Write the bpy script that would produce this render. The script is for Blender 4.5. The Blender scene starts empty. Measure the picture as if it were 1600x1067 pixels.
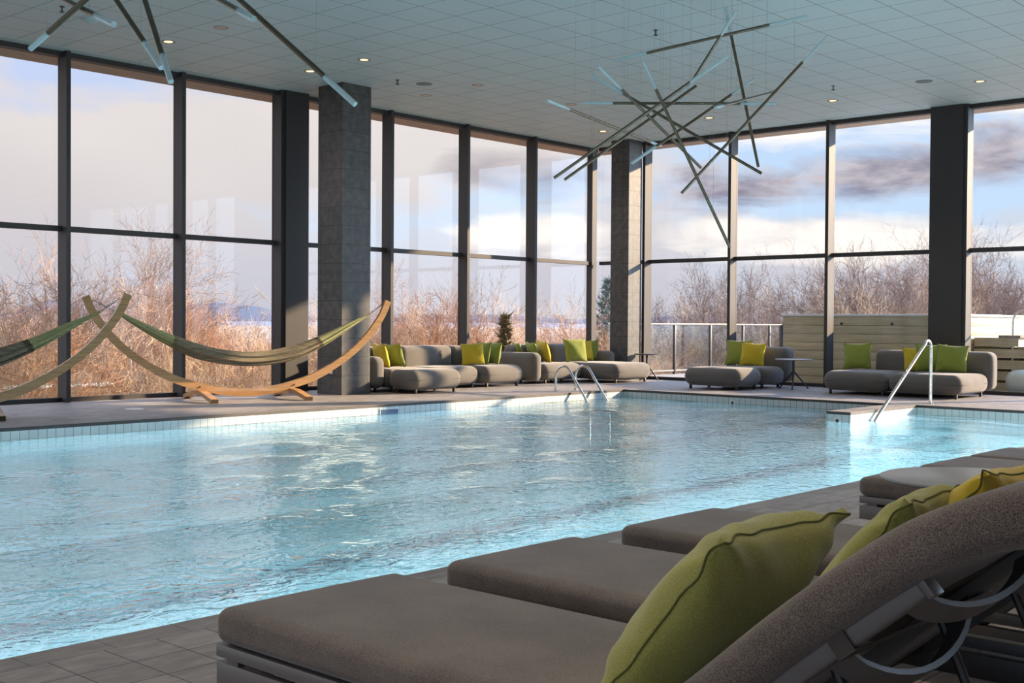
import bpy, bmesh, math, random
from math import sin, cos, pi, sqrt, atan2, radians
from mathutils import Vector, Matrix, noise
random.seed(7)
scene = bpy.context.scene
col = scene.collection

# ------------------------------------------------------------------ camera
# metres; x runs along the long window wall, y towards it, z up from the deck
EYE = 1.18
F_PX, PITCH, ROLL, HEAD = 1858.66, -0.01638, 0.00664, 0.73462
cam_d = bpy.data.cameras.new('camera')
cam_d.sensor_fit = 'HORIZONTAL'; cam_d.sensor_width = 36.0
cam_d.lens = 36.0 * F_PX / 1600.0
cam_d.clip_start = 0.05; cam_d.clip_end = 60000
cam = bpy.data.objects.new('camera', cam_d); col.objects.link(cam)
Fh = Vector((cos(HEAD), sin(HEAD), 0)); Rh = Vector((sin(HEAD), -cos(HEAD), 0)); Zv = Vector((0, 0, 1))
Fv = Fh*cos(PITCH) + Zv*sin(PITCH); Uv = Rh.cross(Fv)
R2 = Rh*cos(ROLL) + Uv*sin(ROLL); U2 = Uv*cos(ROLL) - Rh*sin(ROLL)
M = Matrix((( R2.x, U2.x, -Fv.x, 0), (R2.y, U2.y, -Fv.y, 0), (R2.z, U2.z, -Fv.z, EYE), (0, 0, 0, 1)))
cam.matrix_world = M
scene.camera = cam
CAMP = Vector((0, 0, EYE))
def ray(x, y): return Fv + R2*((x-800)/F_PX) - U2*((y-533.5)/F_PX)
def far(x, y, t): return CAMP + ray(x, y)*t          # a measured point t metres ahead

# ------------------------------------------------------------------ exposure
vs = scene.view_settings
vs.view_transform = 'Standard'; vs.look = 'None'; vs.gamma = 1.0; vs.exposure = 0.25
vs.use_curve_mapping = False
scene.cycles.max_bounces = 8; scene.cycles.transparent_max_bounces = 16
scene.cycles.diffuse_bounces = 4; scene.cycles.glossy_bounces = 4; scene.cycles.transmission_bounces = 4
scene.cycles.sample_clamp_indirect = 6.0
scene.cycles.caustics_reflective = False; scene.cycles.caustics_refractive = False

# ------------------------------------------------------------------ node helpers
class NT:
    def __init__(self, nt): self.nt = nt; self.n = nt.nodes; self.l = nt.links
    def add(self, t, **kw):
        n = self.n.new(t)
        for k, v in kw.items():
            if k.startswith('_'): setattr(n, k[1:], v)
            else: self.set(n.inputs[k.replace('__', ' ')], v)
        return n
    def set(self, s, v):
        if isinstance(v, bpy.types.NodeSocket): self.l.new(v, s)
        else:
            if isinstance(v, (tuple, list)) and s.type == 'RGBA' and len(v) == 3: v = (*v, 1)
            s.default_value = v
    def math(self, op, a, b=0.0, c=0.0, clamp=False):
        n = self.n.new('ShaderNodeMath'); n.operation = op; n.use_clamp = clamp
        self.set(n.inputs[0], a); self.set(n.inputs[1], b); self.set(n.inputs[2], c)
        return n.outputs[0]
    def mix(self, f, a, b, kind='MIX'):
        n = self.n.new('ShaderNodeMix'); n.data_type = 'RGBA'; n.blend_type = kind; n.clamp_factor = True
        self.set(n.inputs[0], f); self.set(n.inputs[6], a); self.set(n.inputs[7], b)
        return n.outputs[2]
    def ramp(self, f, stops, interp='LINEAR'):
        n = self.n.new('ShaderNodeValToRGB'); self.set(n.inputs[0], f); cr = n.color_ramp; cr.interpolation = interp
        while len(cr.elements) < len(stops): cr.elements.new(0.5)
        for e, (p, c) in zip(cr.elements, stops):
            e.position = p; e.color = (c, c, c, 1) if not isinstance(c, (tuple, list)) else (*c[:3], 1)
        return n.outputs[0]
    def noise(self, vec, scale, detail=3, rough=0.55, dist=0.0):
        n = self.n.new('ShaderNodeTexNoise'); self.set(n.inputs['Vector'], vec); n.inputs['Scale'].default_value = scale
        n.inputs['Detail'].default_value = detail; n.inputs['Roughness'].default_value = rough; n.inputs['Distortion'].default_value = dist
        return n.outputs[0]
    def mapping(self, vec, scale=(1, 1, 1), loc=(0, 0, 0), rot=(0, 0, 0)):
        n = self.n.new('ShaderNodeMapping'); self.set(n.inputs[0], vec)
        n.inputs[1].default_value = loc; n.inputs[2].default_value = rot; n.inputs[3].default_value = scale
        return n.outputs[0]

# ------------------------------------------------------------------ sky (a real cloudy sky as the world)
world = bpy.data.worlds.new('cloudy sky'); scene.world = world; world.use_nodes = True
W = NT(world.node_tree); W.n.clear()
tc = W.add('ShaderNodeTexCoord').outputs['Generated']
sp = W.add('ShaderNodeSeparateXYZ', Vector=tc)
X_, Y_, Z_ = sp.outputs
az = W.math('ARCTAN2', Y_, X_)                      # radians, 0.33 at the right of the view, 1.14 at the left
el = W.math('ARCSINE', Z_)
flat = W.add('ShaderNodeCombineXYZ', X=az, Y=W.math('MULTIPLY', el, 2.6), Z=0.0).outputs[0]
n1 = W.noise(W.mapping(flat, (1, 1, 1), (3.1, 0.4, 0)), 3.4, 8, 0.56, 0.35)
n2 = W.noise(W.mapping(flat, (1, 1.3, 1), (7.7, 2.2, 0)), 9.0, 8, 0.58, 0.4)
n3 = W.noise(W.mapping(flat, (1, 1, 1), (1.2, 5.5, 0)), 1.7, 4, 0.5, 0.2)
def blob(a, e, ra, re):                              # soft bank of cloud centred on a bearing and height
    dx = W.math('DIVIDE', W.math('SUBTRACT', az, a), ra); dy = W.math('DIVIDE', W.math('SUBTRACT', el, e), re)
    r = W.math('ADD', W.math('MULTIPLY', dx, dx), W.math('MULTIPLY', dy, dy))
    r = W.math('ADD', r, W.math('MULTIPLY', W.math('SUBTRACT', n2, 0.5), 5.0))
    return W.math('SUBTRACT', 1.0, W.math('MULTIPLY', r, 0.75), clamp=True)
blue = W.ramp(W.math('MULTIPLY', el, 2.2, clamp=True), [(0.0, (0.60, 0.74, 0.86)), (0.25, (0.50, 0.66, 0.88)), (1.0, (0.30, 0.46, 0.80))])
white = W.ramp(W.math('DIVIDE', W.math('ADD', el, 0.02), 0.34, clamp=True), [(0.0, (0.46, 0.50, 0.60)), (0.17, (0.55, 0.56, 0.64)), (0.35, (0.67, 0.63, 0.63)), (0.6, (0.76, 0.71, 0.685)), (0.8, (0.72, 0.70, 0.72)), (1.0, (0.58, 0.64, 0.82))])
grey = (0.40, 0.37, 0.43)
cover = W.ramp(W.math('ADD', n1, W.math('MULTIPLY', W.math('SUBTRACT', az, 0.62), 0.22)), [(0.40, 0.0), (0.55, 1.0)])
c = W.mix(cover, blue, white)
shade = W.ramp(n3, [(0.38, 0.0), (0.66, 0.75)])
c = W.mix(W.math('MULTIPLY', shade, cover), c, (0.56, 0.51, 0.53))
dark = W.math('MAXIMUM', blob(0.555, 0.112, 0.09, 0.020), blob(0.44, 0.120, 0.075, 0.026))
dark = W.math('MAXIMUM', dark, blob(0.345, 0.135, 0.05, 0.026))
dark = W.math('MAXIMUM', dark, W.math('MULTIPLY', blob(0.72, 0.125, 0.07, 0.02), 0.6))
bright = W.math('MAXIMUM', blob(0.47, 0.168, 0.12, 0.030), blob(0.72, 0.07, 0.07, 0.018))
bright = W.math('MAXIMUM', bright, blob(0.45, 0.070, 0.16, 0.022)); bright = W.math('MAXIMUM', bright, blob(0.33, 0.175, 0.05, 0.02))
c = W.mix(W.math('MULTIPLY', bright, 0.95), c, (1.0, 0.93, 0.86))
c = W.mix(W.math('MULTIPLY', dark, 0.88), c, W.mix(W.ramp(W.noise(W.mapping(flat, (1, 1, 1), (2.2, 8.1, 0)), 14.0, 6, 0.6, 0.3), [(0.40, 0.0), (0.62, 1.0)]), (0.22, 0.19, 0.25, 1), (0.56, 0.49, 0.50, 1)))
c = W.mix(W.math('MULTIPLY', blob(1.08, 0.225, 0.16, 0.06), 0.8), c, (0.46, 0.58, 0.86))
below = W.ramp(W.math('ADD', W.math('MULTIPLY', el, 12.0), 0.5), [(0.2, 1.0), (0.5, 0.0)])
c = W.mix(below, c, (0.30, 0.27, 0.24))
# the sky round the sun (right, out of view) and behind the building is boosted as added fill
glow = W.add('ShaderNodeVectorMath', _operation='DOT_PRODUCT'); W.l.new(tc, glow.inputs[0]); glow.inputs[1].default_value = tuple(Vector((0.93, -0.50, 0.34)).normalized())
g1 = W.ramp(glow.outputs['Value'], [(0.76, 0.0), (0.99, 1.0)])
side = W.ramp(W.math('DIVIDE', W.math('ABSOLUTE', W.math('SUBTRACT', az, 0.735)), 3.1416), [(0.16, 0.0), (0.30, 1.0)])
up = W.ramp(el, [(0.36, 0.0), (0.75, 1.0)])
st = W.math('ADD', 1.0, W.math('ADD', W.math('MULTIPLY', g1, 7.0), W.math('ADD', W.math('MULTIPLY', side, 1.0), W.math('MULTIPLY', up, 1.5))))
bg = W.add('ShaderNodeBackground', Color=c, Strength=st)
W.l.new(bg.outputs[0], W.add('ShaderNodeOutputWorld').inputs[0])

# ------------------------------------------------------------------ sun: low, warm, from the right and slightly behind the glass wall
sun_d = bpy.data.lights.new('sun', 'SUN'); sun_d.energy = 13.0; sun_d.angle = radians(0.9); sun_d.color = (1.0, 0.75, 0.47)
sun = bpy.data.objects.new('sun', sun_d); col.objects.link(sun)
SUNDIR = Vector((1.9, -1.0, 0.38*1.9)).normalized()
sun.rotation_euler = SUNDIR.to_track_quat('Z', 'Y').to_euler(); sun.location = (40, -15, 20)

# added fill lights hidden by the near pool wall, brightening basin and ceiling
def area(name, loc, target, sx, sy, e, c):
    l = bpy.data.lights.new(name, 'AREA'); l.shape = 'RECTANGLE'; l.size = sx; l.size_y = sy; l.energy = e; l.color = c
    o = bpy.data.objects.new(name, l); col.objects.link(o); o.location = loc
    o.rotation_euler = (Vector(target)-Vector(loc)).to_track_quat('-Z', 'Y').to_euler(); return o
for i in range(5):
    area('pool_fill_light', (1.0+3.6*i, 4.10, -0.55), (1.0+3.6*i, 8.0, 0.9), 3.2, 0.35, 310, (0.88, 0.95, 1.0))

# ------------------------------------------------------------------ object helpers
def tag(o, label=None, cat=None, group=None, kind=None):
    if label: o['label'] = label
    if cat: o['category'] = cat
    if group: o['group'] = group
    if kind: o['kind'] = kind
    return o
def empty(name, loc=(0, 0, 0), rz=0.0, label=None, cat=None, group=None):
    o = bpy.data.objects.new(name, None); o.empty_display_size = 0.1
    col.objects.link(o); o.location = loc; o.rotation_euler = (0, 0, rz)
    return tag(o, label, cat, group)
def link(name, bm, m, parent=None, smooth=True, loc=None):
    me = bpy.data.meshes.new(name); bmesh.ops.recalc_face_normals(bm, faces=bm.faces); bm.to_mesh(me); bm.free()
    for mm in (m if isinstance(m, (list, tuple)) else [m]): me.materials.append(mm)
    if smooth:
        me.polygons.foreach_set('use_smooth', [True]*len(me.polygons))
        me.set_sharp_from_angle(angle=radians(38))
    o = bpy.data.objects.new(name, me); col.objects.link(o)
    if parent is not None: o.parent = parent
    if loc is not None: o.location = loc
    return o
def struct(name, bm, m, parent=None, smooth=False):
    o = link(name, bm, m, parent, smooth)
    if parent is None: o['kind'] = 'structure'
    return o
KIDS = {}
def children(o):
    return [c for c in bpy.data.objects if c.parent is o]
def copy_tree(o, parent=None):
    c = o.copy(); col.objects.link(c); c.parent = parent
    for ch in children(o): copy_tree(ch, c)
    return c
def B(): return bmesh.new()
def box(bm, x0, x1, y0, y1, z0, z1, bev=0.0, mat=None, seg=2):
    m = Matrix.Translation(((x0+x1)/2, (y0+y1)/2, (z0+z1)/2)) @ Matrix.Diagonal((abs(x1-x0), abs(y1-y0), abs(z1-z0), 1))
    if mat is not None: m = mat @ m
    r = bmesh.ops.create_cube(bm, size=1.0, matrix=m)
    if bev > 0:
        es = set(e for v in r['verts'] for e in v.link_edges)
        bmesh.ops.bevel(bm, geom=list(es), offset=bev, segments=seg, affect='EDGES', profile=0.5)
    return bm
def tube(bm, pts, r, n=10, closed=False, caps=True, rs=None, squash=None):
    """a round tube through points; rs gives a radius per point"""
    pts = [Vector(p) for p in pts]; N = len(pts); rings = []
    up = None
    for i, p in enumerate(pts):
        if closed: t = pts[(i+1) % N] - pts[(i-1) % N]
        else: t = pts[min(i+1, N-1)] - pts[max(i-1, 0)]
        t.normalize()
        if up is None:
            up = Vector((0, 0, 1)) if abs(t.z) < 0.95 else Vector((1, 0, 0))
        a = t.cross(up)
        if a.length < 1e-5: a = t.cross(Vector((0, 1, 0)))
        a.normalize(); b = a.cross(t).normalized(); up = b
        rr = rs[i] if rs else r
        rings.append([bm.verts.new(p + (a*cos(2*pi*k/n)*(squash or 1) + b*sin(2*pi*k/n))*rr) for k in range(n)])
    for i in range(N if closed else N-1):
        A, Bq = rings[i], rings[(i+1) % N]
        for k in range(n):
            bm.faces.new((A[k], A[(k+1) % n], Bq[(k+1) % n], Bq[k]))
    if caps and not closed:
        bm.faces.new(rings[0][::-1]); bm.faces.new(rings[-1])
    return bm
def lathe(bm, prof, n=32, c=(0, 0, 0)):
    rings = []
    for r, z in prof:
        if r < 1e-6: rings.append([bm.verts.new((c[0], c[1], c[2]+z))])
        else: rings.append([bm.verts.new((c[0]+r*cos(2*pi*k/n), c[1]+r*sin(2*pi*k/n), c[2]+z)) for k in range(n)])
    for A, Bq in zip(rings[:-1], rings[1:]):
        for k in range(n):
            a = [A[k % len(A)], A[(k+1) % len(A)], Bq[(k+1) % len(Bq)], Bq[k % len(Bq)]]
            u = []
            for v in a:
                if v not in u: u.append(v)
            if len(u) > 2: bm.faces.new(u)
    return bm
def rbox(bm, x0, x1, y0, y1, z0, z1, r, n=7, bulge=(0, 0, 0), mat=None, fn=None):
    """upholstery block: a box with fully rounded edges and slightly bulging faces"""
    c = Vector(((x0+x1)/2, (y0+y1)/2, (z0+z1)/2)); h = Vector(((x1-x0)/2, (y1-y0)/2, (z1-z0)/2))
    if not isinstance(r, (tuple, list)): r = (r, r, r)
    r = Vector([min(r[i], h[i]*0.999) for i in range(3)]); inner = h - r
    g = {}
    def samples(i):                                 # finer towards the rounded ends
        a = [-h[i] + r[i]*(1-cos(k/n*pi/2)) for k in range(n+1)]
        m = [-inner[i] + 2*inner[i]*k/6 for k in range(1, 6)]
        return a + m + [-v for v in a[::-1]]
    S = [samples(i) for i in range(3)]; L = len(S[0])
    def V(i, j, k):
        key = (i, j, k)
        if key in g: return g[key]
        p = Vector((S[0][i], S[1][j], S[2][k]))
        q = Vector([max(-inner[a], min(inner[a], p[a])) for a in range(3)])
        d = Vector([(p[a]-q[a])/r[a] for a in range(3)])
        if d.length > 1e-9: d.normalize()
        p = q + Vector([d[a]*r[a] for a in range(3)])
        u = [p[a]/h[a] for a in range(3)]
        p2 = p.copy()
        for a in range(3):
            o1, o2 = (a+1) % 3, (a+2) % 3
            p2[a] += bulge[a]*u[a]*(1-u[o1]**2)*(1-u[o2]**2)
        p2 += c
        if fn: p2 = fn(p2)
        if mat is not None: p2 = mat @ p2
        g[key] = bm.verts.new(p2); return g[key]
    for a in range(L-1):
        for b in range(L-1):
            for e in (0, L-1):
                bm.faces.new((V(a, b, e), V(a+1, b, e), V(a+1, b+1, e), V(a, b+1, e)))
                bm.faces.new((V(a, e, b), V(a+1, e, b), V(a+1, e, b+1), V(a, e, b+1)))
                bm.faces.new((V(e, a, b), V(e, a+1, b), V(e, a+1, b+1), V(e, a, b+1)))
    return bm
def ring_rect(x0, x1, y0, y1, z, r, n=5):
    pts = []
    for cx, cy, a0 in ((x1-r, y1-r, 0), (x0+r, y1-r, pi/2), (x0+r, y0+r, pi), (x1-r, y0+r, 1.5*pi)):
        for k in range(n+1):
            a = a0 + k/n*pi/2; pts.append((cx+r*cos(a), cy+r*sin(a), z))
    return pts

# ------------------------------------------------------------------ materials
def mat(name, color, rough=0.6, metal=0.0, spec=0.5, var=0.0, vscale=6.0, bump=0.0, bscale=60.0, color2=None, coat=0.0, sheen=0.0, coords='Object', stretch=(1, 1, 1), detail=4):
    m = bpy.data.materials.new(name); m.use_nodes = True; T = NT(m.node_tree); T.n.clear()
    p = T.add('ShaderNodeBsdfPrincipled'); out = T.add('ShaderNodeOutputMaterial'); T.l.new(p.outputs[0], out.inputs[0])
    vec = T.add('ShaderNodeTexCoord').outputs[coords]
    vec = T.mapping(vec, stretch)
    if color2 is not None or var > 0:
        c2 = color2 or tuple(min(1, x*(1+var)) for x in color)
        c1 = color if color2 is not None else tuple(x*(1-var) for x in color)
        f = T.ramp(T.noise(vec, vscale, detail), [(0.34, 0.0), (0.66, 1.0)])
        T.set(p.inputs['Base Color'], T.mix(f, (*c1, 1), (*c2, 1)))
    else: p.inputs['Base Color'].default_value = (*color, 1)
    p.inputs['Roughness'].default_value = rough; p.inputs['Metallic'].default_value = metal
    p.inputs['Specular IOR Level'].default_value = spec; p.inputs['Coat Weight'].default_value = coat
    p.inputs['Sheen Weight'].default_value = sheen
    if bump > 0:
        b = T.add('ShaderNodeBump', Strength=bump, Distance=0.01, Height=T.noise(vec, bscale, 3))
        T.l.new(b.outputs[0], p.inputs['Normal'])
    return m
def fabric(name, c1, c2, scale=420.0, rough=0.95, sheen=0.3, bump=0.35):
    """woven melange cloth: fine two-tone speckle and weave bump"""
    m = bpy.data.materials.new(name); m.use_nodes = True; T = NT(m.node_tree); T.n.clear()
    p = T.add('ShaderNodeBsdfPrincipled'); T.l.new(p.outputs[0], T.add('ShaderNodeOutputMaterial').inputs[0])
    vec = T.add('ShaderNodeTexCoord').outputs['Object']
    s = T.noise(vec, scale, 2, 0.7); b = T.noise(vec, 3.0, 3)
    f = T.math('ADD', T.ramp(s, [(0.35, 0.0), (0.65, 1.0)]), T.math('MULTIPLY', T.math('SUBTRACT', b, 0.5), 0.9), clamp=True)
    T.set(p.inputs['Base Color'], T.mix(f, (*c1, 1), (*c2, 1)))
    p.inputs['Roughness'].default_value = rough; p.inputs['Specular IOR Level'].default_value = 0.15
    p.inputs['Sheen Weight'].default_value = sheen; p.inputs['Sheen Roughness'].default_value = 0.5
    bm_ = T.add('ShaderNodeBump', Strength=bump, Distance=0.002, Height=s)
    T.l.new(bm_.outputs[0], p.inputs['Normal'])
    return m
def grid_line(T, coord, pitch, half, off=0.0):
    """1 on a joint line, 0 elsewhere"""
    t = T.math('FRACT', T.math('DIVIDE', T.math('SUBTRACT', coord, off), pitch))
    d = T.math('MINIMUM', t, T.math('SUBTRACT', 1.0, t))
    return T.math('LESS_THAN', d, half/pitch)
def tiled(name, base, base2, line, pitch=(0.2, 0.2), half=0.003, off=(0, 0), axes='XY', rough=0.5, nscale=8.0, bump=0.3, bscale=30.0, extra=None, bstretch=(1, 1, 1), spec=0.5, pervar=0.12):
    m = bpy.data.materials.new(name); m.use_nodes = True; T = NT(m.node_tree); T.n.clear()
    p = T.add('ShaderNodeBsdfPrincipled'); T.l.new(p.outputs[0], T.add('ShaderNodeOutputMaterial').inputs[0])
    vec = T.add('ShaderNodeTexCoord').outputs['Object']; s = T.add('ShaderNodeSeparateXYZ', Vector=vec)
    g = {'X': s.outputs[0], 'Y': s.outputs[1], 'Z': s.outputs[2]}
    if axes == 'WZ':                                 # x+y along a wall of either direction, z up
        a, b = T.math('ADD', g['X'], g['Y']), g['Z']
    else: a, b = g[axes[0]], g[axes[1]]
    ln = T.math('MAXIMUM', grid_line(T, a, pitch[0], half, off[0]), grid_line(T, b, pitch[1], half, off[1]))
    ca = T.math('FLOOR', T.math('DIVIDE', T.math('SUBTRACT', a, off[0]), pitch[0])); cb = T.math('FLOOR', T.math('DIVIDE', T.math('SUBTRACT', b, off[1]), pitch[1]))
    wn = T.add('ShaderNodeTexWhiteNoise', _noise_dimensions='2D', Vector=T.add('ShaderNodeCombineXYZ', X=ca, Y=cb, Z=0.0).outputs[0]).outputs[0]
    nz = T.noise(T.mapping(vec, bstretch), nscale, 5)
    f = T.math('ADD', T.ramp(nz, [(0.3, 0.0), (0.7, 1.0)]), T.math('MULTIPLY', T.math('SUBTRACT', wn, 0.5), pervar*5), clamp=True)
    c = T.mix(f, (*base, 1), (*base2, 1))
    T.set(p.inputs['Base Color'], T.mix(ln, c, (*line, 1)))
    T.set(p.inputs['Roughness'], rough); p.inputs['Specular IOR Level'].default_value = spec
    h = T.math('SUBTRACT', T.noise(T.mapping(vec, bstretch), bscale, 4), T.math('MULTIPLY', ln, 1.0))
    bn = T.add('ShaderNodeBump', Strength=bump, Distance=0.006, Height=h)
    T.l.new(bn.outputs[0], p.inputs['Normal'])
    return m
def emit(name, color, strength):
    m = bpy.data.materials.new(name); m.use_nodes = True; T = NT(m.node_tree); T.n.clear()
    e = T.add('ShaderNodeEmission', Color=(*color, 1), Strength=strength)
    T.l.new(e.outputs[0], T.add('ShaderNodeOutputMaterial').inputs[0]); return m
def thin_glass(name, tint, ior=1.45, rough=0.0, gloss=1.0):
    m = bpy.data.materials.new(name); m.use_nodes = True; T = NT(m.node_tree); T.n.clear()
    geo = T.add('ShaderNodeNewGeometry')             # same reflectance from both faces of the pane (no false total reflection)
    fr = T.add('ShaderNodeFresnel', IOR=T.math('ADD', ior, T.math('MULTIPLY', geo.outputs['Backfacing'], 1.0/ior-ior)))
    mx = T.add('ShaderNodeMixShader', Fac=T.math('MULTIPLY', fr.outputs[0], gloss))
    tr = T.add('ShaderNodeBsdfTransparent', Color=(*tint, 1)); gl = T.add('ShaderNodeBsdfGlossy', Color=(1, 1, 1, 1), Roughness=rough)
    T.l.new(tr.outputs[0], mx.inputs[1]); T.l.new(gl.outputs[0], mx.inputs[2])
    T.l.new(mx.outputs[0], T.add('ShaderNodeOutputMaterial').inputs[0]); return m

M_frame = mat('dark bronze aluminium', (0.046, 0.042, 0.043), 0.55, spec=0.25)
M_glass = thin_glass('window glass', (0.985, 0.985, 0.985), 1.40, 0, 0.3)
M_railglass = thin_glass('railing glass', (0.93, 0.96, 0.97), 1.4, 0, 0.3)
M_slate = tiled('slate column cladding', (0.040, 0.039, 0.042), (0.092, 0.087, 0.082), (0.020, 0.020, 0.020), (0.6, 0.30), 0.005, (12.2+14.6, 0.0), 'WZ', 0.55, 9.0, 0.35, 40.0, spec=0.4, pervar=0.04)
M_deck = tiled('grey slate deck tile', (0.205, 0.186, 0.186), (0.345, 0.316, 0.310), (0.045, 0.036, 0.032), (0.2085, 0.2085), 0.0026, (1.955, 3.906), 'XY', 0.50, 10.0, 0.55, 26.0, bstretch=(0.6, 1.6, 1))
M_coping = tiled('grey slate pool coping', (0.185, 0.168, 0.166), (0.29, 0.266, 0.258), (0.055, 0.046, 0.042), (0.315, 30.0), 0.0018, (1.895, 10), 'XY', 0.50, 10.0, 0.55, 26.0, bstretch=(0.6, 1.6, 1))
M_copedge = mat('dark coping edge', (0.060, 0.052, 0.048), 0.6, var=0.2, vscale=5)
M_pooltile = tiled('pale pool waterline tile', (0.66, 0.72, 0.72), (0.74, 0.79, 0.78), (0.10, 0.14, 0.15), (0.1035, 0.14), 0.003, (5.807, 0.0), 'WZ', 0.18, 5.0, 0.05, 20.0, pervar=0.03)
M_basin = tiled('aqua pool basin tile', (0.42, 0.66, 0.72), (0.50, 0.74, 0.79), (0.40, 0.63, 0.69), (0.1035, 0.1035), 0.003, (5.807, 0.0), 'XY', 0.4, 5.0, 0.05, 20.0, pervar=0.05)
M_lane = mat('dark lane tile', (0.05, 0.04, 0.07), 0.4)
M_ceil = tiled('ceiling panel', (0.55, 0.68, 0.715), (0.58, 0.70, 0.735), (0.18, 0.23, 0.25), (0.60462, 0.60462), 0.006, (9.2741, 11.0557), 'XY', 0.6, 1.0, 0.04, 80.0, pervar=0.03)  # blue-green light bounced off the pool is put into the panel colour
M_ceilborder = mat('ceiling border', (0.50, 0.66, 0.69), 0.6)
M_soffit = mat('tan outdoor soffit', (0.46, 0.36, 0.29), 0.8, var=0.08)
M_render = mat('pale plaster wall', (0.55, 0.53, 0.50), 0.85, var=0.04)
M_black = mat('black metal', (0.022, 0.021, 0.022), 0.45)
M_steel = mat('brushed stainless steel', (0.62, 0.60, 0.57), 0.22, metal=1.0)
M_white = mat('white plastic', (0.75, 0.75, 0.73), 0.4)
M_sofa = fabric('taupe sofa cloth', (0.105, 0.094, 0.085), (0.170, 0.154, 0.142), 260)
M_seam = mat('dark seam', (0.075, 0.068, 0.063), 0.9)
M_lounge = fabric('brown grey lounger cloth', (0.052, 0.040, 0.036), (0.265, 0.226, 0.204), 480, bump=0.6)
M_frame2 = mat('taupe powder coated aluminium', (0.135, 0.128, 0.128), 0.42)
M_frame3 = mat('dark lounger sling', (0.040, 0.036, 0.034), 0.7)
M_green = fabric('olive green cushion cloth', (0.24, 0.25, 0.055), (0.385, 0.38, 0.12), 330, bump=0.2)
M_green2 = fabric('bright green cushion cloth', (0.185, 0.225, 0.035), (0.275, 0.305, 0.062), 300, bump=0.2)
M_yellow = fabric('mustard yellow cushion cloth', (0.48, 0.34, 0.02), (0.62, 0.46, 0.04), 300, bump=0.2)
M_pipe = mat('dark olive cushion seam', (0.10, 0.11, 0.03), 0.9)
M_wood = mat('honey larch wood', (0.36, 0.180, 0.062), 0.42, color2=(0.52, 0.285, 0.115), vscale=3.0, stretch=(1, 1, 14), coat=0.15)
M_endgrain = mat('dark end grain', (0.055, 0.035, 0.015), 0.7)
M_rod = mat('brushed bronze tube', (0.105, 0.078, 0.048), 0.38, metal=0.3, var=0.15)
M_acryl = bpy.data.materials.new('frosted acrylic'); M_acryl.use_nodes = True
_p = M_acryl.node_tree.nodes['Principled BSDF']; _p.inputs['Base Color'].default_value = (0.62, 0.82, 0.88, 1); _p.inputs['Roughness'].default_value = 0.25
_p.inputs['Transmission Weight'].default_value = 0.35; _p.inputs['Alpha'].default_value = 0.75
M_wire = mat('thin steel wire', (0.35, 0.37, 0.38), 0.4)
M_lit = emit('warm lamp lens', (1.0, 0.66, 0.30), 2.4)
M_unlit = mat('unlit lamp lens', (0.42, 0.40, 0.38), 0.3)
M_trimring = mat('lamp trim ring', (0.36, 0.30, 0.27), 0.5)
M_grille = mat('grey speaker grille', (0.20, 0.25, 0.27), 0.7)
M_table = mat('grey table top', (0.26, 0.26, 0.28), 0.32)
M_clad = mat('pale timber cladding', (0.50, 0.43, 0.27), 0.6, color2=(0.64, 0.56, 0.40), vscale=2.0, stretch=(6, 1, 14))
M_step = mat('weathered step board', (0.33, 0.28, 0.22), 0.8, var=0.25, vscale=14)
M_terrace = tiled('pale terrace paving', (0.24, 0.22, 0.20), (0.30, 0.28, 0.25), (0.12, 0.11, 0.10), (0.6, 0.6), 0.004, (0, 0), 'XY', 0.7, 3.0, 0.1, 20)
M_hamd = mat('striped dark hammock cloth', (0.10, 0.078, 0.050), 0.95, color2=(0.26, 0.215, 0.14), vscale=10, stretch=(0.3, 3, 12))
M_hamg = mat('sage green hammock cord', (0.24, 0.235, 0.10), 0.95, color2=(0.38, 0.36, 0.18), vscale=10, stretch=(0.3, 3, 12))
exec_parts = []
del exec_parts

# ================================================================== THE ROOM
XR, YL, H = 20.4835, 16.116, 4.96
PX0, PX1, PY0, PY1 = -9.0, 16.968, 4.0567, 12.6525
WATER = -0.14
X0, Y0 = -10.0, -6.0
# deck round the pool
bm = B()
for a in ((X0, XR+0.12, Y0, PY0-0.15), (X0, XR+0.12, PY1+0.3, YL+0.12), (X0, PX0-0.3, PY0-0.15, PY1+0.3), (PX1+0.3, XR+0.12, PY0-0.15, PY1+0.3)):
    box(bm, *a, -0.25, 0.0)
struct('floor', bm, M_deck)
bm = B()
cop = []
for a in ((PX0-0.3, PX1+0.3, PY0-0.15, PY0), (PX0-0.3, PX1+0.3, PY1, PY1+0.3), (PX0-0.3, PX0, PY0, PY1), (PX1, PX1+0.3, PY0, PY1), (14.86, PX1, 7.30, 7.65)):
    box(bm, *a, -0.037, 0.0)
bm.faces.ensure_lookup_table(); bmesh.ops.recalc_face_normals(bm, faces=bm.faces)
for f in bm.faces: f.material_index = 0 if abs(f.normal.z) > 0.5 else 1
struct('trim_1', bm, [M_coping, M_copedge])
# pool basin: tiled walls, floor, pier and submerged steps
bm = B()
T_ = 0.25
for a in ((PX0-T_, PX1+T_, PY0-T_, PY0), (PX0-T_, PX1+T_, PY1, PY1+T_), (PX0-T_, PX0, PY0, PY1), (PX1, PX1+T_, PY0, PY1), (14.86, PX1, 7.30, 7.65)):
    box(bm, *a, -0.26, -0.037)
bmesh.ops.recalc_face_normals(bm, faces=bm.faces)
pool = struct('pool_wall', bm, tiled('pale pool wall tile', (0.60, 0.66, 0.66), (0.68, 0.73, 0.72), (0.12, 0.16, 0.17), (0.1035, 0.1035), 0.003, (18.46, -0.0372), 'WZ', 0.18, 5.0, 0.05, 20.0, pervar=0.03))
bm = B()
for a in ((PX0-T_, PX1+T_, PY0-T_, PY0), (PX0-T_, PX1+T_, PY1, PY1+T_), (PX0-T_, PX0, PY0, PY1), (PX1, PX1+T_, PY0, PY1), (14.86, PX1, 7.30, 7.65)):
    box(bm, *a, -1.7, -0.26)
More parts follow.
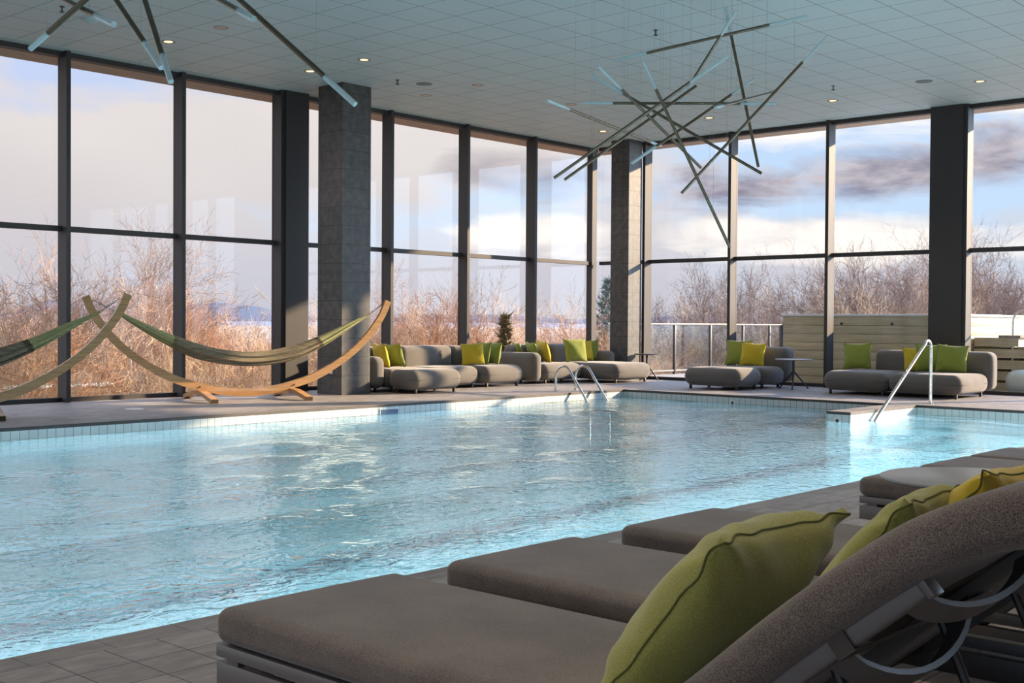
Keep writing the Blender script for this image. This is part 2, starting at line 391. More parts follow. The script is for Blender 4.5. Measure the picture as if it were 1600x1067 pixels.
box(bm, PX0, PX1, PY0, PY1, -1.7, -1.35)
struct('pool_floor', bm, M_basin)
for i in range(3):
    bm = B(); box(bm, PX0+1, PX1-1.5, PY0+1.9+i*2.4, PY0+2.12+i*2.4, -1.352, -1.346)
    tag(link('lane_marking', bm, M_lane, smooth=False), ['dark tiled lane line on the pool floor nearest the loungers', 'dark tiled lane line along the middle of the pool floor', 'dark tiled lane line on the pool floor nearest the hammocks'][i], 'pool lane line', 'lane lines on the pool floor')
bm = B()
for i in range(4): box(bm, PX1-0.32*(i+1), PX1-0.32*i, 5.0, 7.30, -1.35, -0.34-0.26*i)
tag(link('pool_steps', bm, M_basin, smooth=False), 'submerged pale blue steps beside the tiled pier', 'steps')

# water surface: real wavelets as geometry, finer ones as bump
wm = bpy.data.materials.new('pool water'); wm.use_nodes = True; T = NT(wm.node_tree); T.n.clear()
vec = T.add('ShaderNodeTexCoord').outputs['Object']
b1 = T.noise(T.mapping(vec, (1.0, 1.25, 1)), 8.0, 2, 0.45, 0.9)
b2 = T.noise(T.mapping(vec, (1, 1, 1), (3, 1, 0), (0, 0, 0.5)), 19.0, 2, 0.5, 0.3)
hh = T.math('ADD', b1, T.math('MULTIPLY', b2, 0.34))
bn = T.add('ShaderNodeBump', Strength=1.0, Distance=0.017, Height=hh)
fr = T.add('ShaderNodeFresnel', IOR=4.0, Normal=bn.outputs[0])
rf = T.add('ShaderNodeBsdfGlossy', Color=(1, 1, 1, 1), Roughness=0.0, Normal=bn.outputs[0])
tr = T.add('ShaderNodeBsdfTransparent', Color=(0.64, 0.88, 0.94, 1))
mx = T.add('ShaderNodeMixShader', Fac=fr.outputs[0])
rr = T.add('ShaderNodeBsdfRefraction', Color=(0.60, 0.86, 0.93, 1), Roughness=0.05, IOR=1.33, Normal=bn.outputs[0])
tm = T.add('ShaderNodeMixShader', Fac=0.6); T.l.new(tr.outputs[0], tm.inputs[1]); T.l.new(rr.outputs[0], tm.inputs[2])
T.l.new(tm.outputs[0], mx.inputs[1]); T.l.new(rf.outputs[0], mx.inputs[2])
T.l.new(mx.outputs[0], T.add('ShaderNodeOutputMaterial').inputs[0])
rng = random.Random(3)
waves = [(rng.uniform(0, 2*pi), rng.uniform(0.35, 1.6), rng.uniform(0, 6.3)) for _ in range(16)]
def wave_h(x, y):
    h = 0.0
    wx = x + 0.25*sin(0.9*y+0.3*x); wy = y + 0.25*sin(0.8*x-0.4*y)
    for a, lam, ph in waves:
        h += 0.0022*lam/1.0 * sin(2*pi/lam*(wx*cos(a)+wy*sin(a)) + ph)
    return h * 0.8
nx, ny = 420, 150
me = bpy.data.meshes.new('pool_water')
xs = [PX0 + (PX1-PX0)*i/nx for i in range(nx+1)]; ys = [PY0 + (PY1-PY0)*j/ny for j in range(ny+1)]
vts = [(x, y, WATER + wave_h(x, y)*min(1, 4*min(x-PX0, PX1-x)+0.15, 4*min(y-PY0, PY1-y)+0.15)) for y in ys for x in xs]
fcs = [(j*(nx+1)+i, j*(nx+1)+i+1, (j+1)*(nx+1)+i+1, (j+1)*(nx+1)+i) for j in range(ny) for i in range(nx)]
me.from_pydata(vts, [], fcs); me.materials.append(wm); me.polygons.foreach_set('use_smooth', [True]*len(fcs)); me.update()
wo = bpy.data.objects.new('pool_water', me); col.objects.link(wo)
tag(wo, 'rippled clear blue water filling the indoor swimming pool', 'water', kind='stuff')

# ceiling
bm = B(); box(bm, X0, XR-0.34, Y0, YL-0.34, H, H+0.06); struct('ceiling', bm, M_ceil)
bm = B(); box(bm, X0, XR, YL-0.34, YL, H-0.004, H+0.06); box(bm, XR-0.34, XR, Y0, YL-0.34, H-0.004, H+0.06)
struct('trim_2', bm, M_ceilborder)
bm = B(); box(bm, X0-1.4, XR+1.4, Y0, YL+1.3, 5.05, 5.4)
tag(link('roof_slab', bm, M_soffit, smooth=False), None, None, None, 'structure')
bm = B(); box(bm, X0, XR+0.2, Y0-0.2, Y0, -0.25, 5.05); struct('wall_back', bm, M_render)

# glazed walls, bay by bay
wn = [0]
def bay(axis, a0, a1, plane, sgn, mull=True, depth=0.20, wide=0.065):
    """one bay: axis 'x' runs along the long wall, 'y' along the right wall; sgn points into the room"""
    wn[0] += 1
    def bx(bm, s0, s1, d0, d1, z0, z1):
        d0, d1 = sorted((plane+sgn*d0, plane+sgn*d1))
        if axis == 'x': box(bm, s0, s1, d0, d1, z0, z1)
        else: box(bm, d0, d1, s0, s1, z0, z1)
    bm = B()
    if mull: bx(bm, a0, a0+wide, -0.05, depth, 0, H)
    s = a0 + (wide if mull else 0)
    bx(bm, s, a1, -0.05, 0.06, 0, 0.062)              # sill
    bx(bm, s, a1, -0.05, 0.06, 2.425, 2.50)           # transom
    bx(bm, s, a1, -0.05, 0.10, 4.885, H+0.09)         # head
    w = struct('window_%d' % wn[0], bm, M_frame)
    for nm, z0, z1 in (('lower_pane', 0.062, 2.425), ('upper_pane', 2.50, 4.885)):
        bm = B(); bx(bm, s, a1, -0.012, 0.0, z0, z1); link(nm, bm, M_glass, w, smooth=False)
    return w
LX = [-9.9, -7.98, -6.06, -4.2, -2.35, -0.92, 0.94, 2.8, 4.66, 6.52, 8.24, 10.10, 11.95, 14.37, 16.33, 18.30, 20.30]
for a, b in zip(LX[:-1], LX[1:]):
    bay('x', a, b, YL, -1)
bay('x', 20.30, XR, YL, -1, wide=0.16, depth=0.10)
RY = [-5.9, -3.8, -1.7, 0.4, 1.65, 3.72, 5.80, 7.88, 10.45, 12.54, 14.61]
for a, b in zip(RY, RY[1:] + [YL-0.2]):
    bay('y', a, b, XR, -1)
for a in range(11):  # unseen end wall, glazed to let more skylight in
    bay('y', -5.9+2.0*a, -5.9+2.0*(a+1), X0, 1)
bm = B(); box(bm, 12.02, 12.49, YL-0.24, YL+0.02, 0, H, 0.004); struct('wall_pier_left', bm, M_frame)
bm = B(); box(bm, XR-0.24, XR+0.02, 7.945, 8.52, 0, H, 0.004); struct('wall_pier_right', bm, M_frame)
# slate clad columns
bm = B(); box(bm, 12.20, 12.79, 14.66, 15.27, 0, H+0.02)
c1 = tag(link('column', bm, M_slate, smooth=False), 'square slate-clad column standing behind the hammock', 'column', 'slate-clad columns')
bm = B(); box(bm, 12.188, 12.20, 14.88, 14.955, 0.33, 0.41, 0.003); link('power_outlet', bm, M_white, c1)
bm = B(); box(bm, 19.79, 20.24, 14.66, 15.12, 0, H+0.02)
tag(link('column', bm, M_slate, smooth=False), 'square slate-clad column in the glass corner behind the chaise sofa', 'column', 'slate-clad columns')

# pool fittings
sk = B(); box(sk, 11.22, 11.58, PY1-0.012, PY1+0.001, -0.155, -0.058)
s_ = tag(link('pool_skimmer', sk, M_pooltile, smooth=False), 'small rectangular skimmer opening in the far pool wall', 'skimmer')
bm = B(); box(bm, 11.24, 11.565, PY1-0.016, PY1-0.010, -0.155, -0.075); link('opening', bm, mat('deep blue recess shade', (0.03, 0.09, 0.19), 0.3), s_, smooth=False)  # flat plate, the recess shade is put into its deep blue
def inlet(p, d, label):
    bm = B(); u = Vector(d)
    if abs(u.x) > 0: box(bm, p[0]-0.006, p[0]+0.006, p[1]-0.055, p[1]+0.055, p[2]-0.045, p[2]+0.045, 0.004)
    else: box(bm, p[0]-0.055, p[0]+0.055, p[1]-0.006, p[1]+0.006, p[2]-0.045, p[2]+0.045, 0.004)
    o = tag(link('pool_inlet', bm, M_white), label, 'pool inlet', 'square pool wall inlets')
    bm = B(); mm = Matrix.Translation(Vector(p)+u*0.007) @ u.to_track_quat('Z', 'Y').to_matrix().to_4x4()
    bmesh.ops.create_cone(bm, cap_ends=True, segments=16, radius1=0.026, radius2=0.022, depth=0.01, matrix=mm)
    link('nozzle', bm, M_black, o)
inlet((PX1-0.004, 10.42, -0.125), (-1, 0, 0), 'square white inlet in the right pool wall below the round table')
inlet((14.856, 7.49, -0.125), (-1, 0, 0), 'square white inlet in the end of the tiled pier')

# ladder: two hooped stainless rails at the far edge
ld = empty('pool_ladder', (15.9, 13.1, 0), 0, 'pair of hooped stainless steel ladder rails at the far pool edge', 'pool ladder')
for dx in (-0.27, 0.27):
    pts = [(dx, 0, 0.0), (dx, 0, 0.26)]
    for k in range(1, 10):
        a = pi*k/9*0.80
        pts.append((dx, -0.17+0.17*cos(a), 0.26+0.17*sin(a)))
    e = Vector(pts[-1]); pts += [tuple(e+Vector((0, -0.14, -0.13*1.45))*k) for k in (1, 2, 3)]
    e = Vector(pts[-1]); pts += [(dx, e.y-0.03, e.z-0.12), (dx, e.y-0.035, -0.9)]
    bm = B(); tube(bm, pts, 0.0215, 14); r_ = link('rail', bm, M_steel, ld)
    bm = B(); lathe(bm, [(0, 0), (0.045, 0), (0.045, 0.008), (0.024, 0.012), (0.0, 0.012)], 20, (dx, 0, 0)); link('flange', bm, M_steel, r_)
for i in range(2):
    bm = B(); tube(bm, [(-0.27, -0.66, -0.35-0.25*i), (0.27, -0.66, -0.35-0.25*i)], 0.02, 10); link('rung', bm, M_steel, ld)
# slanted handrail by the steps
hr = empty('pool_handrail', (17.32, 7.24, 0), 0, 'tall slanting stainless steel handrail rising from the water beside the pier', 'handrail')
pts = [(0, 0, 0), (0, 0, 0.83)]
for k in range(1, 10):
    a = radians(148)*k/9
    pts.append((-0.115+0.115*cos(a), 0, 0.83+0.115*sin(a)))
e = Vector(pts[-1])
d = Vector((-1.0, 0, -0.62)).normalized()
HE = Vector((-1.88, 0, -0.16)); pts += [tuple(e.lerp(HE, k/3)) for k in (1, 2, 3)]
pts.append((HE.x-0.10, 0, -0.45))
bm = B(); tube(bm, pts, 0.0225, 14); link('rail', bm, M_steel, hr)
bm = B(); lathe(bm, [(0, 0), (0.05, 0), (0.05, 0.008), (0.026, 0.014), (0.0, 0.014)], 20); link('flange', bm, M_steel, hr)
# deck markers: small pale plates
for i, (x, y) in enumerate(((8.29, 14.19), (11.44, 13.01))):
    bm = B(); lathe(bm, [(0, 0.004), (0.11, 0.004), (0.125, 0.0)], 24)
    o = link('deck_plate', bm, M_white if i == 0 else M_table, loc=(x, y, 0)); tag(o, ['small round white lid set in the deck below the crossed hammock stands', 'small round grey lid set in the deck between column and skimmer'][i], 'deck lid', 'round lids in the deck')

# ceiling fittings
def fitting(name, prof, m, x, y, label, cat, group, lens=None, lensm=None):
    bm = B(); lathe(bm, [(r, -z) for r, z in prof], 28)
    o = link(name, bm, m, loc=(x, y, H)); tag(o, label, cat, group)
    if lens:
        bm = B(); lathe(bm, [(r, -z) for r, z in lens], 24); link('lens', bm, lensm, o)
    return o
RING = [(0.060, 0.0), (0.060, 0.004), (0.095, 0.006), (0.10, 0.0)]
LITS = [((11.36, 13.18), 'lit downlight left of the sprinkler near the slate column, further into the room'), ((11.35, 14.41), 'lit downlight beside the tip of the long hanging rod, near the window wall'),
        ((8.9, 14.37), 'lit downlight by the two converging rods at the upper left'), ((18.67, 14.48), 'lit downlight nearest the corner column'),
        ((18.7, 12.04), 'lit downlight seen behind the hanging rod cluster'), ((18.59, 9.52), 'lit downlight near the sprinkler above the right glass wall'), ((18.58, 7.04), 'lit downlight furthest to the right, by the wide dark pier')]
def downlight_lamp(x, y, e):
    l = bpy.data.lights.new('downlight_beam', 'SPOT'); l.energy = e; l.color = (1.0, 0.80, 0.58); l.spot_size = radians(100); l.spot_blend = 0.7; l.shadow_soft_size = 0.06
    o = bpy.data.objects.new('downlight_beam', l); col.objects.link(o); o.location = (x, y, H-0.03)
for (x, y), lb in LITS:
    fitting('downlight', RING, M_trimring, x, y, lb, 'downlight', 'lit recessed downlights', [(0, 0.003), (0.06, 0.004)], M_lit)
    downlight_lamp(x, y, 45)
for (x, y), lb in (((8.92, 13.16), 'unlit downlight between the two upper left rod tips'), ((13.83, 14.47), 'unlit downlight behind the round grey speaker'), ((13.77, 13.21), 'unlit downlight above the middle of the long window wall, right of the grey speaker'),
                   ((16.03, 13.12), 'unlit downlight by the left tip of the rod cluster')):
    fitting('downlight', RING, M_trimring, x, y, lb, 'downlight', 'unlit recessed downlights', [(0, 0.003), (0.06, 0.004)], M_unlit)
for (x, y), lb in (((13.14, 13.79), 'round grey ceiling speaker right of the slate column'), ((18.03, 7.7), 'round grey ceiling speaker near the right glass wall')):
    fitting('ceiling_speaker', [(0, 0.006), (0.12, 0.010), (0.135, 0.0)], M_grille, x, y, lb, 'speaker', 'round ceiling speakers')
for (x, y), lb in (((7.06, 13.75), 'black sprinkler at the top left beside the hanging rods'), ((12.66, 13.89), 'black sprinkler above the slate column'), ((12.67, 8.98), 'black sprinkler above the hanging rod cluster'), ((17.45, 8.93), 'black sprinkler on the right, just before a lit downlight')):
    o = fitting('sprinkler', [(0, 0.006), (0.03, 0.006), (0.034, 0.0)], M_black, x, y, lb, 'sprinkler', 'ceiling sprinklers')
    bm = B(); tube(bm, [(0, 0, 0), (0, 0, -0.06)], 0.009, 8); lathe(bm, [(0, -0.075), (0.028, -0.07), (0.03, -0.062), (0, -0.058)], 16); link('head', bm, M_black, o)
fitting('smoke_detector', [(0, 0.055), (0.05, 0.05), (0.10, 0.02), (0.10, 0.0)], M_ceilborder, 7.6, 14.05, 'round pale smoke detector between the hanging rods at the upper left', 'smoke detector', None)

# unseen downlights added over the near deck as fill light
for i in range(5):
    for j in range(3):
        x, y = 0.2 + 3.9*i, 2.9 - 2.5*j
        fitting('downlight', RING, M_trimring, x, y, 'added fill downlight over the near deck', 'downlight', 'added fill downlights over the near deck', [(0, 0.003), (0.06, 0.004)], M_lit)
        downlight_lamp(x, y, 150 if j == 0 else 60)

# ================================================================== SEATING BY THE WINDOWS
def leg(bm, x, y, z1=0.075):
    box(bm, x-0.02, x+0.02, y-0.02, y+0.02, 0, z1, 0.004)
def seam_ring(parent, x0, x1, y0, y1, z, r):
    bm = B(); tube(bm, ring_rect(x0, x1, y0, y1, z, r, 6), 0.0045, 6, closed=True); return link('seam', bm, M_seam, parent)
def seat_block(parent, x0, x1, y0, y1, z0=0.065, z1=0.385, name='seat', legs=True):
    bm = B(); rbox(bm, x0, x1, y0, y1, z0, z1, (0.13, 0.13, 0.14), 6, (0.02, 0.02, 0.012))
    o = link(name, bm, M_sofa, parent)
    seam_ring(o, x0-0.010, x1+0.010, y0-0.010, y1+0.010, (z0+z1)/2, 0.14)
    if legs:
        for (x, y) in ((x0+0.12, y0+0.10), (x1-0.12, y0+0.10), (x0+0.12, y1-0.10), (x1-0.12, y1-0.10)):
            bm = B(); leg(bm, x, y); link('leg', bm, M_black, parent)
    return o
def back_block(parent, x0, x1, y0, y1, z0, z1, name='backrest', r=0.11, fn=None):
    bm = B(); rbox(bm, x0, x1, y0, y1, z0, z1, r, 6, (0.012, 0.012, 0.0), fn=fn); return link(name, bm, M_sofa, parent)

sA = empty('sofa', (14.8, 15.2, 0), 0, 'long grey modular sofa against the window just right of the slate column', 'sofa', 'grey modular sofas by the glass')
def loc(o, parent):
    return o
def build(parent, fnlist):
    """build in room coordinates, then hang the parts on the empty"""
    before = set(bpy.data.objects)
    fnlist()
    for o in set(bpy.data.objects) - before:
        if o.parent is parent: o.location = o.location - parent.location
def fA():
    back_block(sA, 13.00, 13.27, 14.80, 15.80, 0.06, 0.59, 'armrest')
    seat_block(sA, 13.28, 14.32, 14.72, 15.55)
    seat_block(sA, 14.34, 15.46, 14.72, 15.55)
    seat_block(sA, 15.48, 16.52, 14.60, 15.55)
    back_block(sA, 13.50, 14.22, 15.45, 15.83, 0.10, 0.735)
    back_block(sA, 14.24, 15.50, 15.45, 15.83, 0.10, 0.745)
    back_block(sA, 15.52, 16.50, 15.45, 15.83, 0.10, 0.735)
    for x in (13.08, 13.2):
        bm = B(); leg(bm, x, 15.0); link('leg', bm, M_black, sA)
build(sA, fA)
ot = empty('ottoman', (13.76, 14.36, 0), 0, 'low grey ottoman pushed up to the front of the sofa beside the column', 'ottoman')
build(ot, lambda: seat_block(ot, 13.20, 14.32, 14.04, 14.70))
sB = empty('sofa', (18.3, 15.2, 0), 0, 'grey sofa with a long chaise section, left of the corner column', 'sofa', 'grey modular sofas by the glass')
def fB():
    back_block(sB, 16.96, 17.22, 14.75, 15.80, 0.06, 0.60, 'armrest')
    seat_block(sB, 17.24, 18.40, 14.72, 15.55)
    seat_block(sB, 18.42, 19.62, 13.92, 15.50, name='chaise_seat')
    back_block(sB, 17.24, 18.30, 15.45, 15.83, 0.10, 0.735)
    back_block(sB, 18.32, 19.20, 15.45, 15.83, 0.10, 0.745)
    back_block(sB, 19.40, 19.66, 14.85, 15.60, 0.30, 0.60, 'armrest')
build(sB, fB)
sC = empty('sofa', (19.5, 11.6, 0), 0, 'single grey armless sofa seat in front of the terrace railing', 'sofa', 'grey modular sofas by the glass')
def fC():
    seat_block(sC, 18.98, 19.80, 11.02, 12.02)
    back_block(sC, 19.74, 20.08, 10.98, 12.06, 0.10, 0.745)
build(sC, fC)
ot2 = empty('ottoman', (18.55, 11.55, 0), 0, 'long low grey ottoman on the poolside of the single sofa seat', 'ottoman')
build(ot2, lambda: seat_block(ot2, 18.08, 18.93, 11.00, 12.16))
sD = empty('sofa', (19.5, 8.5, 0), 0, 'two-seat armless grey sofa in front of the timber-clad tub, right of the round table', 'sofa', 'grey modular sofas by the glass')
def fD():
    seat_block(sD, 18.58, 19.85, 8.52, 9.66)
    seat_block(sD, 18.58, 19.85, 7.30, 8.50)
    back_block(sD, 19.80, 20.14, 8.50, 9.30, 0.10, 0.735)
    back_block(sD, 19.80, 20.14, 7.26, 8.48, 0.10, 0.735)
build(sD, fD)

# ---- cushions
def pillow(name, w, h, t, m, seed=0, piping=True, lie=0.0, N=22, sag=0.0, wr=1.0):
    """a stuffed square cushion standing in its own x/z plane, thickness along y, bottom edge at z=0"""
    rg = random.Random(seed); bm = B(); F = {}; Bk = {}
    ph = [rg.uniform(0, 6.28) for _ in range(6)]
    def P(u, v, s):
        cu = 1 - 0.085*(1-abs(v)**1.6)*u*u; cv = 1 - 0.085*(1-abs(u)**1.6)*v*v
        x = u*cu*w/2; z = v*cv*h/2
        e = max(0.0, (1-u*u)*(1-v*v))
        th = t/2*(e**0.47)
        r = sqrt(u*u+v*v)
        wri = wr*0.010*sin(7*atan2(v, u+1e-6)+ph[0])*max(0, r-0.45)*e**0.3 + wr*0.006*sin(5*u+3*v+ph[1])*e**0.5 + wr*0.005*sin(13*(u-v)+ph[2])*max(0, abs(u*v)-0.15)*2
        y = s*(th + wri) + 0.006*sin(3*u+ph[3])*wr*(1-e)*abs(v)
        z -= sag*e*0.0
        return Vector((x, y, z+h/2))
    us = [-sin(pi/2*(1-2*i/N)) for i in range(N+1)]
    for i, u in enumerate(us):
        for j, v in enumerate(us):
            edge = i in (0, N) or j in (0, N)
            F[i, j] = bm.verts.new(P(u, v, 1))
            Bk[i, j] = F[i, j] if edge else bm.verts.new(P(u, v, -1))
    for i in range(N):
        for j in range(N):
            bm.faces.new((F[i, j], F[i+1, j], F[i+1, j+1], F[i, j+1]))
            bm.faces.new((Bk[i, j], Bk[i, j+1], Bk[i+1, j+1], Bk[i+1, j]))
    loop = [F[i, 0].co.copy() for i in range(N)] + [F[N, j].co.copy() for j in range(N)] + [F[N-i, N].co.copy() for i in range(N)] + [F[0, N-j].co.copy() for j in range(N)]
    o = link(name, bm, m)
    if piping:
        bm = B(); tube(bm, loop, 0.0028, 6, closed=True); link('seam', bm, M_pipe, o)
    return o
def put(o, loc_, facing, lean, roll=0.0, label=None, group=None):
    """facing: bearing (degrees) the front face looks to; lean: degrees tipped back"""
    o.matrix_world = Matrix.Translation(loc_) @ Matrix.Rotation(radians(facing+90), 4, 'Z') @ Matrix.Rotation(radians(-lean), 4, 'X') @ Matrix.Rotation(radians(roll), 4, 'Y')
    tag(o, label, 'cushion', group)
GA = 'cushions on the column sofa'; GB = 'cushions on the chaise sofa'; GC = 'cushions on the single seat'; GD = 'cushions on the two-seat sofa'
SZ = 0.385
CUSH = [
 # size, material, (x,y), facing, lean, label, group
 (0.44, M_green2, (13.30, 15.60), -14, 14, 'bright green cushion tucked behind the armrest nearest the slate column', GA),
 (0.44, M_yellow, (13.62, 15.26), -14, 16, 'yellow cushion between two green ones beside the slate column', GA),
 (0.45, M_green2, (13.93, 15.28), 4, 18, 'bright green cushion, rightmost of three beside the slate column', GA),
 (0.43, M_yellow, (15.62, 15.05), -130, 12, 'yellow cushion facing the pool in front of two green ones', GA),
 (0.44, M_green2, (15.98, 15.20), 166, 10, 'bright green cushion half hidden behind the yellow one', GA),
 (0.44, M_green2, (16.24, 15.16), 162, 10, 'bright green cushion at the right end of the column sofa', GA),
 (0.42, M_green2, (17.45, 15.56), -30, 14, 'green cushion showing over the left armrest of the chaise sofa, leftmost', GB),
 (0.43, M_green2, (17.62, 15.32), -25, 14, 'green cushion between another green and a yellow one over the armrest', GB),
 (0.46, M_yellow, (17.86, 15.22), -25, 16, 'yellow cushion, rightmost of the three leaning by the left armrest', GB),
 (0.50, M_green2, (18.55, 15.00), -112, 14, 'large bright green cushion in the middle of the chaise sofa', GB),
 (0.44, M_yellow, (19.08, 15.24), -118, 12, 'yellow cushion between two green ones on the chaise', GB),
 (0.45, M_green2, (19.30, 15.26), -125, 12, 'green cushion in the corner of the chaise by its right armrest', GB),
 (0.52, M_green2, (19.56, 11.92), 188, 16, 'dark green cushion standing behind a yellow one on the single seat', GC),
 (0.47, M_yellow, (19.40, 11.52), 196, 16, 'yellow cushion leaning in front of a green one on the single seat', GC),
 (0.50, M_green2, (19.60, 9.52), 188, 14, 'green cushion alone at the left end of the two-seat sofa', GD),
 (0.44, M_yellow, (19.46, 8.36), 214, 12, 'yellow cushion behind the slanting handrail', GD),
 (0.50, M_green2, (19.50, 8.14), 210, 12, 'pale green cushion between the yellow one and the end cushion', GD),
 (0.50, M_green2, (19.42, 7.78), 200, 16, 'pale green cushion at the right end of the two-seat sofa', GD),
]
for i, (s, m, (x, y), f, ln, lb, g) in enumerate(CUSH):
    o = pillow('cushion', s, s*0.95, 0.17, m, i)
    put(o, (x, y, SZ+0.005), f, ln, random.uniform(-4, 4), lb, g)

# ---- pedestal tables
def pedestal(x, y, r, h, rz, label, m_top, group='round pedestal tables'):
    t = empty('side_table', (x, y, 0), rz, label, 'table', group)
    bm = B(); lathe(bm, [(0, h), (r*0.97, h), (r, h-0.005), (r, h-0.012), (r*0.93, h-0.024), (0, h-0.026)], 48); link('table_top', bm, m_top, t)
    bm = B(); tube(bm, [(0, 0, h-0.02), (0, 0, h*0.56)], 0.021, 14); link('stem', bm, M_black, t)
    for k in range(3):
        a = 2*pi*k/3
        bm = B(); tube(bm, [(0, 0, h*0.60), (0.05*cos(a), 0.05*sin(a), h*0.50), (r*0.88*cos(a), r*0.88*sin(a), 0.012)], 0.016, 8, rs=[0.019, 0.018, 0.012])
        l_ = link('leg', bm, M_black, t)
        bm = B(); lathe(bm, [(0, 0), (0.018, 0), (0.018, 0.012), (0, 0.014)], 12, (r*0.88*cos(a), r*0.88*sin(a), 0)); link('foot', bm, M_black, l_)
    return t
pedestal(19.42, 10.66, 0.33, 0.545, radians(205), 'round table with pale top and black three-legged stand, between the two right-hand sofas', M_table)
pedestal(20.06, 14.37, 0.26, 0.545, radians(60), 'small dark round table in front of the corner column by the chaise', M_black)
pedestal(5.40, 2.06, 0.40, 0.49, radians(20), 'large round grey table in the gap between the poolside loungers', M_table)

# ================================================================== HAMMOCKS ON CURVED WOODEN STANDS
HC = [(-2.315, 1.50), (-2.18, 1.22), (-1.90, 0.87), (-1.55, 0.585), (-1.10, 0.335), (-0.70, 0.205), (-0.35, 0.13), (0.0, 0.105)]
HC = HC + [(-s, z) for s, z in HC[-2::-1]]
def spline(pts, n):
    out = []
    for i in range(len(pts)-1):
        p0 = Vector(pts[max(i-1, 0)]); p1 = Vector(pts[i]); p2 = Vector(pts[i+1]); p3 = Vector(pts[min(i+2, len(pts)-1)])
        for k in range(n):
            t = k/n; out.append(0.5*((2*p1)+(p2-p0)*t+(2*p0-5*p1+4*p2-p3)*t*t+(3*p1-p0-3*p2+p3)*t*t*t))
    out.append(Vector(pts[-1])); return out
def hammock(loc_, rz, label_s, label_h):
    st = empty('hammock_stand', loc_, rz, label_s, 'hammock stand', 'curved wooden hammock stands')
    path = spline([(s, 0, z) for s, z in HC], 6)
    def beam(pts, w, h):
        bm = B(); rings = []
        for i, p in enumerate(pts):
            t = (pts[min(i+1, len(pts)-1)]-pts[max(i-1, 0)]).normalized(); n = Vector((-t.z, 0, t.x)); n = n if n.z > 0 or abs(n.z) < 1e-6 else -n
            if n.z < 0: n = -n
            c = [p+Vector((0, w/2, 0))+n*h/2, p+Vector((0, -w/2, 0))+n*h/2, p+Vector((0, -w/2, 0))-n*h/2, p+Vector((0, w/2, 0))-n*h/2]
            rings.append([bm.verts.new(v) for v in c])
        for A, Bq in zip(rings[:-1], rings[1:]):
            for k in range(4): bm.faces.new((A[k], A[(k+1) % 4], Bq[(k+1) % 4], Bq[k]))
        bm.faces.new(rings[0]); bm.faces.new(rings[-1][::-1])
        es = [e for e in bm.edges if len(e.link_faces) == 2 and e.calc_face_angle(0) > 1.0]
        bmesh.ops.bevel(bm, geom=es, offset=0.006, segments=2, affect='EDGES')
        return bm
    n = len(path)
    a, b = int(n*0.27), int(n*0.73)
    link('beam', beam(path[:a+1], 0.062, 0.100), M_wood, st)
    link('beam', beam(path[b:], 0.062, 0.100), M_wood, st)
    link('centre_beam', beam(path[a-1:b+2], 0.066, 0.112), M_wood, st)
    for sx in (-0.70, 0.72):
        q = [(sx, y, z) for y, z in ((-0.68, 0.045), (-0.45, 0.085), (-0.2, 0.125), (0, 0.135), (0.2, 0.125), (0.45, 0.085), (0.68, 0.045))]
        pts = spline(q, 4); bm = B(); rings = []
        for p in pts:
            w, h = 0.055, 0.045
            z0 = max(0.0, p.z-h)
            rings.append([bm.verts.new((p.x-w/2*2, p.y, z0)), bm.verts.new((p.x+w/2*2-0.0, p.y, z0)), bm.verts.new((p.x+w, p.y, p.z+h*0.35)), bm.verts.new((p.x-w, p.y, p.z+h*0.35))])
        for A, Bq in zip(rings[:-1], rings[1:]):
            for k in range(4): bm.faces.new((A[k], A[(k+1) % 4], Bq[(k+1) % 4], Bq[k]))
        bm.faces.new(rings[0]); bm.faces.new(rings[-1][::-1])
        ft = link('cross_foot', bm, M_wood, st)
        for ye in (-0.681, 0.681):
            bm = B(); box(bm, sx-0.050, sx+0.050, ye-0.003, ye+0.003, 0.004, 0.056); link('end_grain', bm, M_endgrain, ft, smooth=False)
        bm = B(); bmesh.ops.create_cone(bm, cap_ends=True, segments=14, radius1=0.012, radius2=0.012, depth=0.085, matrix=Matrix.Translation((sx*1.02, 0, 0.205 if abs(sx) > 0.5 else 0.13)) @ Matrix.Rotation(pi/2, 4, 'X'))
        link('bolt', bm, M_black, st)
    # the hammock hangs from the two beam tips
    hm = empty('hammock', loc_, rz, label_h, 'hammock', 'hammocks slung between stands')
    bed = spline([(-1.86, 0, 1.262), (-1.45, 0, 1.03), (-1.08, 0, 0.845), (-0.62, 0, 0.665), (0, 0, 0.575), (0.62, 0, 0.645), (1.16, 0, 0.845), (1.6, 0, 1.075), (1.98, 0, 1.275)], 8)
    def cloth(pts, i0, i1, m, name, wfun):
        bm = B(); rings = []; N = 40
        for i in range(i0, i1+1):
            p = pts[i]; t = (pts[min(i+1, len(pts)-1)]-pts[max(i-1, 0)]).normalized(); nn = Vector((-t.z, 0, t.x)); s = p.x
            w, h = wfun(s); ring = []
            for k in range(N):
                a = 2*pi*k/N; fold = 1+0.10*sin(9*a+0.8*s)+0.06*sin(17*a-1.3*s)
                ring.append(bm.verts.new(p + Vector((0, 1, 0))*(w*cos(a)*fold) + nn*(h*sin(a)*fold - 0.25*h*cos(2*a))))
            rings.append(ring)
        for A, Bq in zip(rings[:-1], rings[1:]):
            for k in range(N): bm.faces.new((A[k], A[(k+1) % N], Bq[(k+1) % N], Bq[k]))
        bm.faces.new(rings[0]); bm.faces.new(rings[-1][::-1])
        return link(name, bm, m, hm)
    def wf(s):
        e = max(0.0, min(1.0, (1.92-abs(s))/1.15)); return (0.018+0.17*e**0.9, 0.014+0.082*e**0.8)
    L_ = len(bed)-1; q1 = next(i for i, p in enumerate(bed) if p.x > -1.10); q2 = next(i for i, p in enumerate(bed) if p.x > 1.10)
    cloth(bed, q1-1, q2, M_hamd, 'cloth', wf)
